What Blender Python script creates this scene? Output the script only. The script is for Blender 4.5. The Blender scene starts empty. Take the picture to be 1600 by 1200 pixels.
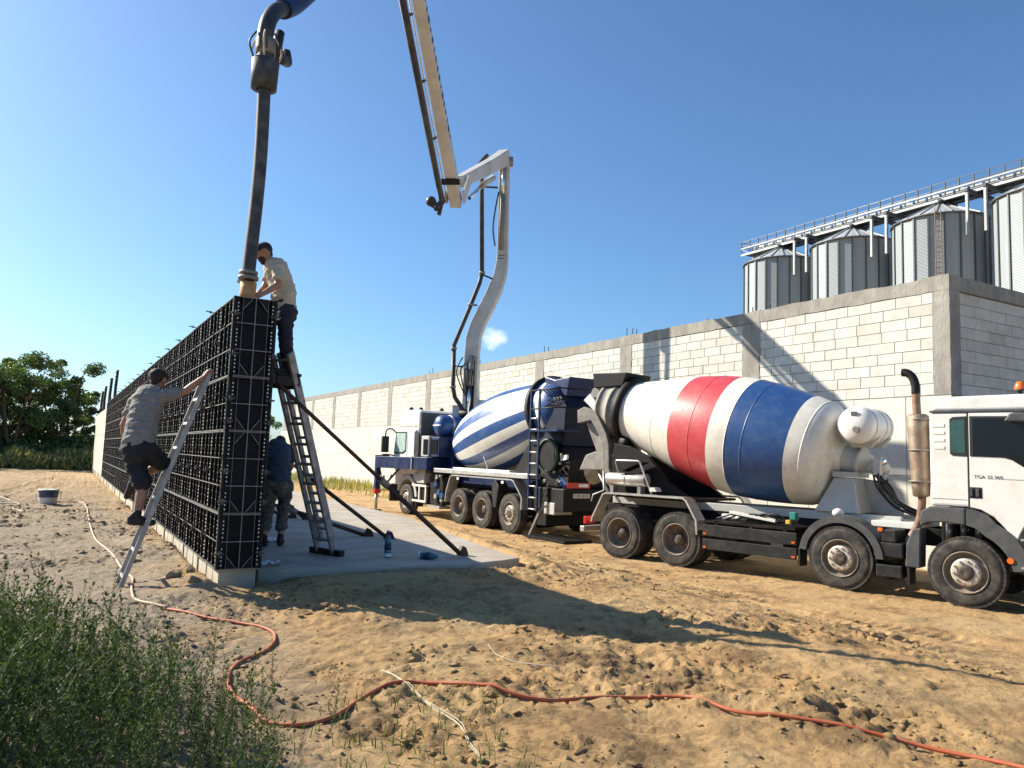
import bpy, bmesh, math, random
import numpy as np
from mathutils import Vector, Matrix, Quaternion
random.seed(7)
SC = bpy.context.scene
COL = SC.collection
R_ = math.radians

# ------------------------------------------------------------------ camera, sky, sun, exposure
cd = bpy.data.cameras.new('camera')
cd.sensor_width = 36.0
cd.lens = 27.0
cd.clip_end = 3000
cam = bpy.data.objects.new('camera', cd)
COL.objects.link(cam)
RGT = Vector((0.8668638, -0.4973738, 0.0341540))
UPV = Vector((-0.0772447, -0.0663165, 0.9948042))
FWD = Vector((0.4925246, 0.8649979, 0.0959069))
cam.matrix_world = Matrix(((RGT.x, UPV.x, -FWD.x, 0), (RGT.y, UPV.y, -FWD.y, 0), (RGT.z, UPV.z, -FWD.z, 2.0), (0, 0, 0, 1)))
SC.camera = cam

SUN_A, SUN_E = R_(-38), R_(33)
world = bpy.data.worlds.new('World')
SC.world = world
world.use_nodes = True
wn = world.node_tree
wn.nodes.clear()
w_out = wn.nodes.new('ShaderNodeOutputWorld')
w_bg = wn.nodes.new('ShaderNodeBackground')
w_sky = wn.nodes.new('ShaderNodeTexSky')
w_sky.sky_type = 'NISHITA'
w_sky.sun_disc = False
w_sky.sun_elevation = SUN_E
w_sky.sun_rotation = SUN_A
w_sky.air_density = 0.95
w_sky.dust_density = 1.0
w_sky.ozone_density = 7.5
w_bg.inputs['Strength'].default_value = 0.092
# one small fair-weather cloud, far off above the long wall
w_tc = wn.nodes.new('ShaderNodeTexCoord')
w_map = wn.nodes.new('ShaderNodeVectorMath'); w_map.operation = 'SUBTRACT'
CLOUD = Vector((0.4654, 0.8718, 0.1528)).normalized()
w_map.inputs[1].default_value = CLOUD
w_scl = wn.nodes.new('ShaderNodeVectorMath'); w_scl.operation = 'MULTIPLY'
w_scl.inputs[1].default_value = (34, 34, 62)
w_len = wn.nodes.new('ShaderNodeVectorMath'); w_len.operation = 'LENGTH'
w_noi = wn.nodes.new('ShaderNodeTexNoise'); w_noi.inputs['Scale'].default_value = 70; w_noi.inputs['Detail'].default_value = 6
w_add = wn.nodes.new('ShaderNodeMath'); w_add.operation = 'MULTIPLY_ADD'; w_add.inputs[1].default_value = 1.5
w_mr = wn.nodes.new('ShaderNodeMapRange'); w_mr.inputs['From Min'].default_value = 1.55; w_mr.inputs['From Max'].default_value = 0.9
w_mr.inputs['To Min'].default_value = 0.0; w_mr.inputs['To Max'].default_value = 0.55
w_mix = wn.nodes.new('ShaderNodeMix'); w_mix.data_type = 'RGBA'
w_mix.inputs['B'].default_value = (9.0, 9.2, 9.5, 1)
L = wn.links.new
L(w_tc.outputs['Generated'], w_map.inputs[0]); L(w_map.outputs[0], w_scl.inputs[0]); L(w_scl.outputs[0], w_len.inputs[0])
L(w_tc.outputs['Generated'], w_noi.inputs['Vector']); L(w_noi.outputs['Fac'], w_add.inputs[0]); L(w_len.outputs['Value'], w_add.inputs[2])
L(w_add.outputs[0], w_mr.inputs['Value']); L(w_mr.outputs[0], w_mix.inputs['Factor'])
w_wb = wn.nodes.new('ShaderNodeVectorMath'); w_wb.operation = 'MULTIPLY'; w_wb.inputs[1].default_value = (0.93, 1.02, 0.985)   # white balance
L(w_sky.outputs[0], w_wb.inputs[0]); L(w_wb.outputs[0], w_mix.inputs['A']); L(w_mix.outputs['Result'], w_bg.inputs['Color']); L(w_bg.outputs[0], w_out.inputs[0])

sd = bpy.data.lights.new('sun', 'SUN')
sd.energy = 5.0
sd.angle = R_(0.53)
sd.color = (1.0, 0.90, 0.75)
sun = bpy.data.objects.new('sun', sd)
COL.objects.link(sun)
SUND = Vector((math.sin(SUN_A) * math.cos(SUN_E), math.cos(SUN_A) * math.cos(SUN_E), math.sin(SUN_E)))
sun.rotation_euler = SUND.to_track_quat('Z', 'Y').to_euler()
sun.location = (-30, 30, 40)
SC.view_settings.view_transform = 'Standard'
SC.view_settings.look = 'None'
SC.view_settings.exposure = 0.95
SC.view_settings.gamma = 1.0
SC.view_settings.use_curve_mapping = False
SC.cycles.max_bounces = 6

# ------------------------------------------------------------------ materials
MATS = {}
def pm(name, col, rough=0.6, metal=0.0, var=0.12, scale=6.0, dirt=None, damt=0.0, dscale=3.0, bump=0.0, bscale=40.0,
       rnd=0.0, world_co=False, stretch=(1, 1, 1), coat=0.0, spec=0.5):
    m = bpy.data.materials.new(name); m.use_nodes = True
    nt = m.node_tree; b = nt.nodes['Principled BSDF']; N = nt.nodes.new; K = nt.links.new
    if world_co:
        g = N('ShaderNodeNewGeometry'); co = g.outputs['Position']
    else:
        g = N('ShaderNodeTexCoord'); co = g.outputs['Object']
    mp = N('ShaderNodeMapping'); mp.inputs['Scale'].default_value = stretch; K(co, mp.inputs['Vector']); co = mp.outputs[0]
    n1 = N('ShaderNodeTexNoise'); n1.inputs['Scale'].default_value = scale; n1.inputs['Detail'].default_value = 6; K(co, n1.inputs['Vector'])
    mr = N('ShaderNodeMapRange'); mr.inputs['From Min'].default_value = 0.3; mr.inputs['From Max'].default_value = 0.7
    mr.inputs['To Min'].default_value = 1 - var; mr.inputs['To Max'].default_value = 1 + var; K(n1.outputs['Fac'], mr.inputs['Value'])
    fac = mr.outputs[0]
    if rnd:
        oi = N('ShaderNodeObjectInfo'); r2 = N('ShaderNodeMapRange'); r2.inputs['To Min'].default_value = 1 - rnd; r2.inputs['To Max'].default_value = 1 + rnd
        K(oi.outputs['Random'], r2.inputs['Value']); mu = N('ShaderNodeMath'); mu.operation = 'MULTIPLY'
        K(fac, mu.inputs[0]); K(r2.outputs[0], mu.inputs[1]); fac = mu.outputs[0]
    vm = N('ShaderNodeVectorMath'); vm.operation = 'SCALE'; vm.inputs[0].default_value = col[:3]; K(fac, vm.inputs['Scale'])
    out = vm.outputs[0]
    if dirt is not None:
        n2 = N('ShaderNodeTexNoise'); n2.inputs['Scale'].default_value = dscale; n2.inputs['Detail'].default_value = 9; n2.inputs['Roughness'].default_value = 0.65
        K(co, n2.inputs['Vector'])
        m2 = N('ShaderNodeMapRange'); m2.inputs['From Min'].default_value = 0.45; m2.inputs['From Max'].default_value = 0.72
        m2.inputs['To Max'].default_value = damt; K(n2.outputs['Fac'], m2.inputs['Value'])
        mx = N('ShaderNodeMix'); mx.data_type = 'RGBA'; K(m2.outputs[0], mx.inputs['Factor']); K(out, mx.inputs['A']); mx.inputs['B'].default_value = (*dirt, 1)
        out = mx.outputs['Result']
        rr = N('ShaderNodeMapRange'); rr.inputs['To Min'].default_value = rough; rr.inputs['To Max'].default_value = max(rough, 0.85)
        K(m2.outputs[0], rr.inputs['Value']); K(rr.outputs[0], b.inputs['Roughness'])
    K(out, b.inputs['Base Color'])
    b.inputs['Roughness'].default_value = rough; b.inputs['Metallic'].default_value = metal
    b.inputs['Specular IOR Level'].default_value = spec
    if coat: b.inputs['Coat Weight'].default_value = coat; b.inputs['Coat Roughness'].default_value = 0.15
    if bump:
        n3 = N('ShaderNodeTexNoise'); n3.inputs['Scale'].default_value = bscale; n3.inputs['Detail'].default_value = 5; K(co, n3.inputs['Vector'])
        bp = N('ShaderNodeBump'); bp.inputs['Strength'].default_value = bump; bp.inputs['Distance'].default_value = 0.02
        K(n3.outputs['Fac'], bp.inputs['Height']); K(bp.outputs[0], b.inputs['Normal'])
    MATS[name] = m
    return m
DUST = (0.30, 0.235, 0.16)
CEM = (0.36, 0.35, 0.32)
pm('white_paint', (0.78, 0.77, 0.72), 0.32, var=0.05, scale=3, dirt=(0.5, 0.44, 0.34), damt=0.35, dscale=2.2, coat=0.3)
pm('cab_white', (0.78, 0.77, 0.73), 0.35, var=0.03, scale=2, dirt=(0.50, 0.45, 0.35), damt=0.45, dscale=4, coat=0.2)
pm('drum_white', (0.72, 0.69, 0.60), 0.5, var=0.07, scale=2, dirt=(0.42, 0.38, 0.30), damt=0.5, dscale=5.5, bump=0.08, bscale=14)
pm('drum_red', (0.52, 0.055, 0.065), 0.42, var=0.1, scale=2, dirt=(0.42, 0.16, 0.14), damt=0.28, dscale=6, bump=0.08, bscale=14)
pm('drum_blue', (0.018, 0.07, 0.215), 0.42, var=0.12, scale=2, dirt=(0.16, 0.20, 0.28), damt=0.18, dscale=6.5, bump=0.08, bscale=14)
pm('stripe_white', (0.76, 0.75, 0.68), 0.35, var=0.06, scale=3, dirt=(0.45, 0.40, 0.33), damt=0.4)
pm('stripe_blue', (0.018, 0.075, 0.24), 0.35, var=0.1, scale=3, dirt=(0.12, 0.16, 0.25), damt=0.35)
pm('navy', (0.008, 0.022, 0.085), 0.4, var=0.15, scale=4, dirt=(0.05, 0.05, 0.055), damt=0.4, dscale=4, spec=0.3)
pm('navy_dark', (0.004, 0.009, 0.03), 0.5, var=0.2, scale=4, dirt=(0.03, 0.03, 0.032), damt=0.5, dscale=4, spec=0.25)
pm('tank_blue', (0.02, 0.075, 0.24), 0.35, var=0.1, scale=4, dirt=(0.12, 0.13, 0.16), damt=0.35)
pm('grey_plastic', (0.062, 0.07, 0.075), 0.6, var=0.12, scale=5, dirt=(0.17, 0.15, 0.12), damt=0.4, dscale=5, spec=0.35)
pm('dark_plastic', (0.016, 0.018, 0.02), 0.55, var=0.15, scale=6, dirt=(0.10, 0.085, 0.065), damt=0.4, dscale=5, spec=0.3)
pm('black_steel', (0.004, 0.004, 0.0045), 0.55, var=0.2, scale=8, dirt=(0.022, 0.019, 0.016), damt=0.5, dscale=5, spec=0.3)
pm('chassis', (0.006, 0.006, 0.0065), 0.6, var=0.2, scale=6, dirt=(0.05, 0.04, 0.03), damt=0.5, dscale=4, spec=0.2)
pm('galv', (0.50, 0.51, 0.51), 0.42, 0.7, var=0.12, scale=10, dirt=(0.32, 0.29, 0.24), damt=0.4)
pm('alu', (0.62, 0.62, 0.60), 0.38, 0.75, var=0.1, scale=10, dirt=(0.34, 0.31, 0.26), damt=0.5, dscale=6)
pm('dusty_steel', (0.20, 0.185, 0.16), 0.6, 0.3, var=0.15, scale=8, dirt=CEM, damt=0.6, dscale=5, bump=0.15, bscale=25)
pm('cement_grey', (0.30, 0.285, 0.25), 0.8, var=0.18, scale=7, dirt=(0.15, 0.14, 0.12), damt=0.6, dscale=5, bump=0.2, bscale=30)
pm('gear_grey', (0.48, 0.48, 0.45), 0.5, var=0.1, scale=6, dirt=(0.2, 0.18, 0.15), damt=0.5, dscale=6)
pm('chrome', (0.75, 0.76, 0.78), 0.12, 1.0, var=0.03)
pm('steel_tank', (0.45, 0.43, 0.39), 0.4, 0.6, var=0.15, scale=6, dirt=CEM, damt=0.6, dscale=4)
pm('rusty', (0.23, 0.13, 0.085), 0.75, 0.3, var=0.35, scale=9, dirt=(0.40, 0.33, 0.26), damt=0.7, dscale=5, bump=0.1)
pm('muffler', (0.30, 0.245, 0.185), 0.5, 0.6, var=0.25, scale=7, dirt=(0.25, 0.12, 0.06), damt=0.6, dscale=4, bump=0.3, bscale=120)
pm('tyre', (0.028, 0.027, 0.026), 0.85, var=0.25, scale=9, dirt=(0.15, 0.13, 0.10), damt=0.7, dscale=5, bump=0.2, bscale=30)
pm('rim', (0.20, 0.17, 0.14), 0.6, 0.3, var=0.3, scale=9, dirt=(0.30, 0.24, 0.17), damt=0.7, dscale=6)
pm('hub_light', (0.55, 0.51, 0.44), 0.5, 0.4, var=0.2, scale=12, dirt=(0.25, 0.17, 0.11), damt=0.5, dscale=9)
pm('hub_dark', (0.07, 0.06, 0.05), 0.6, 0.3, var=0.4, scale=20, dirt=(0.22, 0.17, 0.12), damt=0.5, dscale=14)
pm('rubber', (0.012, 0.012, 0.013), 0.55, var=0.2)
pm('hose_rubber', (0.035, 0.037, 0.04), 0.65, var=0.25, scale=8, dirt=(0.20, 0.19, 0.17), damt=0.55, dscale=5)
pm('orange_lens', (0.75, 0.15, 0.02), 0.25, var=0.05)
pm('red_lens', (0.55, 0.03, 0.02), 0.25, var=0.05)
pm('white_lens', (0.8, 0.8, 0.8), 0.25, var=0.03)
pm('plate', (0.65, 0.65, 0.62), 0.5, var=0.08)
pm('ink', (0.02, 0.02, 0.022), 0.5, var=0.05)
pm('text_grey', (0.10, 0.10, 0.11), 0.4, var=0.05)
pm('boom_paint', (0.52, 0.51, 0.48), 0.5, var=0.1, scale=3, dirt=(0.30, 0.26, 0.21), damt=0.6, dscale=1.6)
pm('pipe_dark', (0.03, 0.032, 0.035), 0.5, 0.3, var=0.25, scale=8, dirt=(0.16, 0.14, 0.12), damt=0.5)
pm('coupling', (0.48, 0.24, 0.07), 0.7, var=0.2, scale=9, dirt=CEM, damt=0.5)
pm('glass_dark', (0.006, 0.008, 0.012), 0.05, var=0.1, spec=0.32)
pm('glass_teal', (0.035, 0.085, 0.08), 0.1, var=0.2, spec=0.4)
pm('glass_pale', (0.42, 0.55, 0.50), 0.1, var=0.1, spec=0.6)
pm('green_box', (0.02, 0.22, 0.17), 0.5); pm('reel_green', (0.012, 0.05, 0.035), 0.6, dirt=(0.10, 0.12, 0.10), damt=0.6); pm('yellow_box', (0.7, 0.45, 0.05), 0.5)
pm('form_sheet', (0.004, 0.0045, 0.007), 0.5, var=0.3, scale=5, dirt=(0.035, 0.034, 0.034), damt=0.6, dscale=7, rnd=0.5, spec=0.15)
pm('form_frame', (0.009, 0.0085, 0.0085), 0.55, 0.0, var=0.3, scale=9, dirt=(0.05, 0.045, 0.04), damt=0.45, dscale=8, rnd=0.3, spec=0.2)
pm('form_rib', (0.26, 0.25, 0.23), 0.5, 0.3, var=0.25, scale=9, dirt=(0.08, 0.075, 0.07), damt=0.6, dscale=10)
pm('form_clamp', (0.07, 0.065, 0.06), 0.6, 0.3, var=0.3, scale=20)
pm('daylight_pale', (0.80, 0.79, 0.76), 0.5, var=0.1)  # pale colour stands for daylight showing through the panel holes
pm('prop_steel', (0.045, 0.025, 0.02), 0.6, 0.2, var=0.3, scale=9, dirt=(0.16, 0.07, 0.04), damt=0.6, dscale=6)
pm('ladder_alu', (0.36, 0.35, 0.335), 0.5, 0.5, var=0.15, scale=14, dirt=(0.2, 0.18, 0.16), damt=0.6, dscale=8)
pm('ladder_dull', (0.36, 0.355, 0.345), 0.6, 0.3, var=0.25, scale=14, dirt=(0.12, 0.11, 0.10), damt=0.7, dscale=8)
pm('concrete', (0.40, 0.385, 0.345), 0.88, var=0.12, scale=2.2, dirt=(0.27, 0.255, 0.225), damt=0.55, dscale=1.3, bump=0.3, bscale=28, world_co=True)
pm('beam_concrete', (0.285, 0.27, 0.235), 0.9, var=0.22, scale=3.5, dirt=(0.17, 0.16, 0.14), damt=0.6, dscale=4, bump=0.6, bscale=22, world_co=True, stretch=(1, 1, 0.5))
pm('raw_wall', (0.60, 0.585, 0.52), 0.88, var=0.08, scale=2.0, dirt=(0.40, 0.37, 0.31), damt=0.5, dscale=1.2, bump=0.2, bscale=20, world_co=True)
pm('footing_concrete', (0.46, 0.42, 0.33), 0.9, var=0.15, scale=5, dirt=(0.24, 0.20, 0.15), damt=0.6, dscale=3, bump=0.4, bscale=30, world_co=True)
pm('mortar', (0.30, 0.285, 0.255), 0.95, var=0.15, scale=6, world_co=True)
for i, c in enumerate([(0.56, 0.555, 0.50), (0.53, 0.525, 0.47), (0.58, 0.575, 0.525), (0.485, 0.465, 0.405), (0.55, 0.55, 0.505)]):
    pm('block_%d' % i, c, 0.92, var=0.06, scale=4, dirt=(0.40, 0.37, 0.31), damt=0.6, dscale=2.2, bump=0.3, bscale=45, rnd=0.05, world_co=True)
pm('slab', (0.37, 0.34, 0.29), 0.88, var=0.2, scale=2.5, dirt=(0.34, 0.26, 0.16), damt=0.75, dscale=1.1, bump=0.25, bscale=30, world_co=True)
pm('rebar', (0.05, 0.032, 0.024), 0.75, 0.3, var=0.3)
pm('silo_roof', (0.42, 0.45, 0.46), 0.55, 0.3, var=0.1, scale=0.8)
pm('silo_rib', (0.10, 0.11, 0.12), 0.5, 0.5, var=0.15)
pm('bridge_white', (0.29, 0.305, 0.315), 0.5, 0.3, var=0.1, scale=1)
pm('bridge_dark', (0.06, 0.065, 0.07), 0.6, 0.3, var=0.2)
pm('bark', (0.11, 0.07, 0.05), 0.9, var=0.3, scale=8, bump=0.4, bscale=20)
for i, c in enumerate([(0.085, 0.13, 0.04), (0.065, 0.105, 0.035), (0.11, 0.16, 0.05), (0.095, 0.135, 0.04)]):
    pm('leaf_%d' % i, c, 0.55, var=0.35, scale=1.5, world_co=True)
pm('weed_leaf', (0.10, 0.145, 0.045), 0.7, spec=0.25, var=0.4, scale=4, world_co=True)
pm('weed_leaf_dark', (0.048, 0.082, 0.026), 0.7, spec=0.25, var=0.4, scale=4, world_co=True)
pm('weed_stem', (0.10, 0.12, 0.045), 0.6, var=0.2)
pm('dry_grass', (0.36, 0.30, 0.13), 0.8, var=0.35, scale=3, world_co=True)
pm('green_grass', (0.15, 0.17, 0.055), 0.7, var=0.35, scale=3, world_co=True)
pm('orange_hose', (0.38, 0.085, 0.03), 0.6, var=0.15, scale=5, dirt=(0.40, 0.21, 0.11), damt=0.6, dscale=3)
pm('pale_hose', (0.50, 0.35, 0.25), 0.6, var=0.1, scale=5, dirt=(0.60, 0.36, 0.24), damt=0.5, dscale=3)
pm('string', (0.50, 0.46, 0.35), 0.8, var=0.1)
pm('pet_blue', (0.05, 0.16, 0.24), 0.15, var=0.1, spec=0.6)
pm('pet_label', (0.012, 0.03, 0.07), 0.4); pm('pet_white', (0.7, 0.76, 0.78), 0.3, var=0.1)
pm('plastic_film', (0.72, 0.75, 0.76), 0.3, var=0.1)
pm('bucket_white', (0.66, 0.65, 0.60), 0.45, var=0.1, scale=6, dirt=(0.3, 0.24, 0.2), damt=0.6); pm('bucket_blue', (0.02, 0.05, 0.13), 0.45, var=0.2, scale=8, dirt=(0.4, 0.4, 0.4), damt=0.3, dscale=9)
pm('skin_tan', (0.36, 0.185, 0.12), 0.55, var=0.1, scale=12); pm('hair', (0.022, 0.015, 0.011), 0.7, var=0.3, scale=60, bump=0.5, bscale=120)
pm('tee_grey', (0.21, 0.20, 0.19), 0.9, var=0.1, scale=7, bump=0.5, bscale=14); pm('tee_beige', (0.46, 0.41, 0.32), 0.9, var=0.1, scale=7, bump=0.5, bscale=14)
pm('tee_navy', (0.03, 0.055, 0.085), 0.9, var=0.15, scale=7, bump=0.5, bscale=14)
pm('shorts_black', (0.012, 0.013, 0.018), 0.85, var=0.2, scale=8, bump=0.5, bscale=14); pm('trousers_navy', (0.016, 0.02, 0.035), 0.85, var=0.2, scale=8, bump=0.5, bscale=14)
pm('camo', (0.085, 0.075, 0.06), 0.9, var=0.5, scale=14, dirt=(0.19, 0.165, 0.14), damt=0.9, dscale=16, bump=0.4, bscale=14)
pm('shoe', (0.014, 0.014, 0.015), 0.7, var=0.2); pm('cap', (0.03, 0.034, 0.04), 0.85, var=0.2)
def leafy(name, amt):
    nt = MATS[name].node_tree; b = nt.nodes['Principled BSDF']; out = nt.nodes['Material Output']
    t = nt.nodes.new('ShaderNodeBsdfTranslucent'); m = nt.nodes.new('ShaderNodeMixShader'); m.inputs[0].default_value = amt
    s = nt.nodes.new('ShaderNodeVectorMath'); s.operation = 'MULTIPLY'; s.inputs[1].default_value = (1.5, 1.6, 0.7)
    nt.links.new(b.inputs['Base Color'].links[0].from_socket, s.inputs[0]); nt.links.new(s.outputs[0], t.inputs['Color'])
    nt.links.new(b.outputs[0], m.inputs[1]); nt.links.new(t.outputs[0], m.inputs[2]); nt.links.new(m.outputs[0], out.inputs['Surface'])
for _n in ('leaf_0', 'leaf_1', 'leaf_2', 'leaf_3', 'weed_leaf', 'weed_leaf_dark', 'dry_grass', 'green_grass'): leafy(_n, 0.16 if 'weed' in _n else 0.27)
def M(n): return MATS[n]

# ------------------------------------------------------------------ mesh helpers
class MB:
    def __init__(s): s.v = []; s.f = []; s.m = []; s.s = []
    def add(s, vs, fs, mi=0, sm=False):
        o = len(s.v); s.v.extend([tuple(v) for v in vs]); s.f.extend([tuple(i + o for i in f) for f in fs])
        s.m.extend([mi] * len(fs)); s.s.extend([sm] * len(fs)); return s
    def box(s, c, d, mi=0, rot=None):
        x, y, z = d[0] / 2, d[1] / 2, d[2] / 2
        vs = [Vector(p) for p in ((-x, -y, -z), (x, -y, -z), (x, y, -z), (-x, y, -z), (-x, -y, z), (x, -y, z), (x, y, z), (-x, y, z))]
        if rot is not None: vs = [rot @ v for v in vs]
        c = Vector(c)
        return s.add([v + c for v in vs], [(0, 3, 2, 1), (4, 5, 6, 7), (0, 1, 5, 4), (1, 2, 6, 5), (2, 3, 7, 6), (3, 0, 4, 7)], mi)
    def b2(s, lo, hi, mi=0):
        return s.box([(a + b) / 2 for a, b in zip(lo, hi)], [abs(b - a) for a, b in zip(lo, hi)], mi)
    def beam(s, p, q, w, h, up=(0, 0, 1), mi=0, w2=None, h2=None):
        p, q = Vector(p), Vector(q); d = (q - p).normalized(); up = Vector(up)
        sd = d.cross(up)
        if sd.length < 1e-4: sd = d.cross(Vector((1, 0, 0)))
        sd.normalize(); u = sd.cross(d)
        w2 = w if w2 is None else w2; h2 = h if h2 is None else h2
        vs = []
        for c, ww, hh in ((p, w, h), (q, w2, h2)):
            for a, b in ((-1, -1), (1, -1), (1, 1), (-1, 1)): vs.append(c + sd * a * ww / 2 + u * b * hh / 2)
        return s.add(vs, [(0, 1, 2, 3), (7, 6, 5, 4), (0, 4, 5, 1), (1, 5, 6, 2), (2, 6, 7, 3), (3, 7, 4, 0)], mi)
    def tube(s, pts, r, n=10, mi=0, caps=True, sm=True):
        pts = [Vector(p) for p in pts]; k = len(pts)
        rs = r if isinstance(r, (list, tuple)) else [r] * k
        vs = []; u = None
        for i in range(k):
            t = (pts[min(i + 1, k - 1)] - pts[max(i - 1, 0)]).normalized()
            if u is None:
                u = t.orthogonal().normalized()
            else:
                u = (u - t * u.dot(t))
                if u.length < 1e-5: u = t.orthogonal()
                u.normalize()
            w = t.cross(u)
            for j in range(n):
                a = 2 * math.pi * j / n
                vs.append(pts[i] + (u * math.cos(a) + w * math.sin(a)) * rs[i])
        fs = [(i * n + j, i * n + (j + 1) % n, (i + 1) * n + (j + 1) % n, (i + 1) * n + j) for i in range(k - 1) for j in range(n)]
        s.add(vs, fs, mi, sm)
        if caps:
            o = len(s.v) - len(vs)
            s.f.append(tuple(o + j for j in reversed(range(n)))); s.m.append(mi); s.s.append(False)
            s.f.append(tuple(o + (k - 1) * n + j for j in range(n))); s.m.append(mi); s.s.append(False)
        return s
    def cyl(s, p, q, r, r2=None, n=16, mi=0, sm=True):
        return s.tube([p, q], [r, r if r2 is None else r2], n, mi, True, sm)
    def lathe(s, prof, o, ax, n=32, mi=0, sm=True, ref=None, mfun=None, phase=0.0):
        """prof: list of (s, r) along axis ax from point o"""
        o = Vector(o); ax = Vector(ax).normalized()
        u = (Vector(ref) if ref else ax.orthogonal()); u = (u - ax * u.dot(ax)).normalized(); w = ax.cross(u)
        vs = []; 
        for (t, r) in prof:
            for j in range(n):
                a = 2 * math.pi * j / n + phase
                vs.append(o + ax * t + (u * math.cos(a) + w * math.sin(a)) * max(r, 1e-4))
        base = len(s.v)
        s.v.extend([tuple(v) for v in vs])
        for i in range(len(prof) - 1):
            for j in range(n):
                s.f.append((base + i * n + j, base + i * n + (j + 1) % n, base + (i + 1) * n + (j + 1) % n, base + (i + 1) * n + j))
                s.m.append(mfun(i, j) if mfun else (mi[i] if isinstance(mi, (list, tuple)) else mi)); s.s.append(sm)
        return s
    def prism(s, poly, a, b, axis='y', mi=0):
        """poly of 2D points extruded between a and b along axis"""
        n = len(poly)
        def P(p, t):
            return (p[0], t, p[1]) if axis == 'y' else ((t, p[0], p[1]) if axis == 'x' else (p[0], p[1], t))
        vs = [P(p, a) for p in poly] + [P(p, b) for p in poly]
        fs = [tuple(range(n)), tuple(range(2 * n - 1, n - 1, -1))] + [(i, i + n, (i + 1) % n + n, (i + 1) % n) for i in range(n)]
        return s.add(vs, fs, mi)
    def strip(s, path, a, b, th, axis='y', mi=0):
        """a bent flat bar: 2D path with thickness th, extruded from a to b"""
        n = len(path); L_ = []; R2 = []
        for i in range(n):
            p0 = Vector(path[max(i - 1, 0)]); p1 = Vector(path[min(i + 1, n - 1)])
            t = (p1 - p0).normalized(); nn = Vector((-t.y, t.x)) * th / 2; c = Vector(path[i])
            L_.append(c + nn); R2.append(c - nn)
        for i in range(n - 1):
            s.prism([L_[i], L_[i + 1], R2[i + 1], R2[i]], a, b, axis, mi)
        return s
    def sphere(s, c, r, n=12, m=8, mi=0, sc=(1, 1, 1)):
        c = Vector(c); vs = []; 
        for i in range(m + 1):
            ph = math.pi * i / m
            for j in range(n):
                a = 2 * math.pi * j / n
                vs.append(c + Vector((math.sin(ph) * math.cos(a) * sc[0], math.sin(ph) * math.sin(a) * sc[1], math.cos(ph) * sc[2])) * r)
        return s.add(vs, [(i * n + j, (i + 1) * n + j, (i + 1) * n + (j + 1) % n, i * n + (j + 1) % n) for i in range(m) for j in range(n)], mi, True)
    def mesh(s, name, mats, recalc=True):
        me = bpy.data.meshes.new(name)
        me.from_pydata(s.v, [], s.f)
        for m in (mats if isinstance(mats, (list, tuple)) else [mats]): me.materials.append(M(m))
        me.polygons.foreach_set('material_index', s.m); me.polygons.foreach_set('use_smooth', s.s)
        if recalc:
            bm = bmesh.new(); bm.from_mesh(me)
            bmesh.ops.remove_doubles(bm, verts=bm.verts, dist=1e-5)
            bmesh.ops.recalc_face_normals(bm, faces=bm.faces); bm.to_mesh(me); bm.free()
        me.update(); return me
    def build(s, name, mats, parent=None, bevel=0.0, seg=2, world=False, recalc=True):
        if world and parent is not None:
            inv = WM(parent).inverted(); s.v = [tuple(inv @ Vector(v)) for v in s.v]
        o = bpy.data.objects.new(name, s.mesh(name, mats, recalc)); COL.objects.link(o)
        if parent is not None: o.parent = parent
        if bevel:
            b = o.modifiers.new('bevel', 'BEVEL'); b.width = bevel; b.segments = seg; b.limit_method = 'ANGLE'; b.angle_limit = R_(35)
        return o
def WM(o):
    m = o.matrix_basis.copy()
    while o.parent is not None: o = o.parent; m = o.matrix_basis @ m
    return m
def tag(o, label=None, cat=None, group=None, kind=None):
    if label: o['label'] = label
    if cat: o['category'] = cat
    if group: o['group'] = group
    if kind: o['kind'] = kind
    return o
def thing(name, label, cat, loc=(0, 0, 0), rz=0.0, group=None):
    o = bpy.data.objects.new(name, None); COL.objects.link(o); o.empty_display_size = 0.3
    o.location = loc; o.rotation_euler = (0, 0, rz); return tag(o, label, cat, group)
def put(name, me, parent=None, loc=(0, 0, 0), rot=None, scale=None):
    o = bpy.data.objects.new(name, me); COL.objects.link(o); o.location = loc
    if parent is not None: o.parent = parent
    if rot: o.rotation_euler = rot
    if scale: o.scale = scale
    return o
def text(body, name, size, mat, parent, loc, rot, sx=1.0):
    c = bpy.data.curves.new(name, 'FONT'); c.body = body; c.size = size; c.extrude = 0.0015; c.align_x = 'CENTER'; c.align_y = 'CENTER'
    t = bpy.data.objects.new('tmp', c); COL.objects.link(t)
    dg = bpy.context.evaluated_depsgraph_get(); dg.update()
    me = bpy.data.meshes.new_from_object(t.evaluated_get(dg)); bpy.data.objects.remove(t)
    me.name = name; me.materials.clear(); me.materials.append(M(mat))
    o = put(name, me, parent, loc, rot, (sx, 1, 1)); return o
def catmull(pts, k=6):
    P = [Vector(p) for p in pts]; out = []
    for i in range(len(P) - 1):
        p0, p1, p2, p3 = P[max(i - 1, 0)], P[i], P[i + 1], P[min(i + 2, len(P) - 1)]
        for j in range(k):
            t = j / k
            out.append(0.5 * ((2 * p1) + (p2 - p0) * t + (2 * p0 - 5 * p1 + 4 * p2 - p3) * t * t + (3 * p1 - p0 - 3 * p2 + p3) * t ** 3))
    out.append(P[-1]); return out

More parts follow.
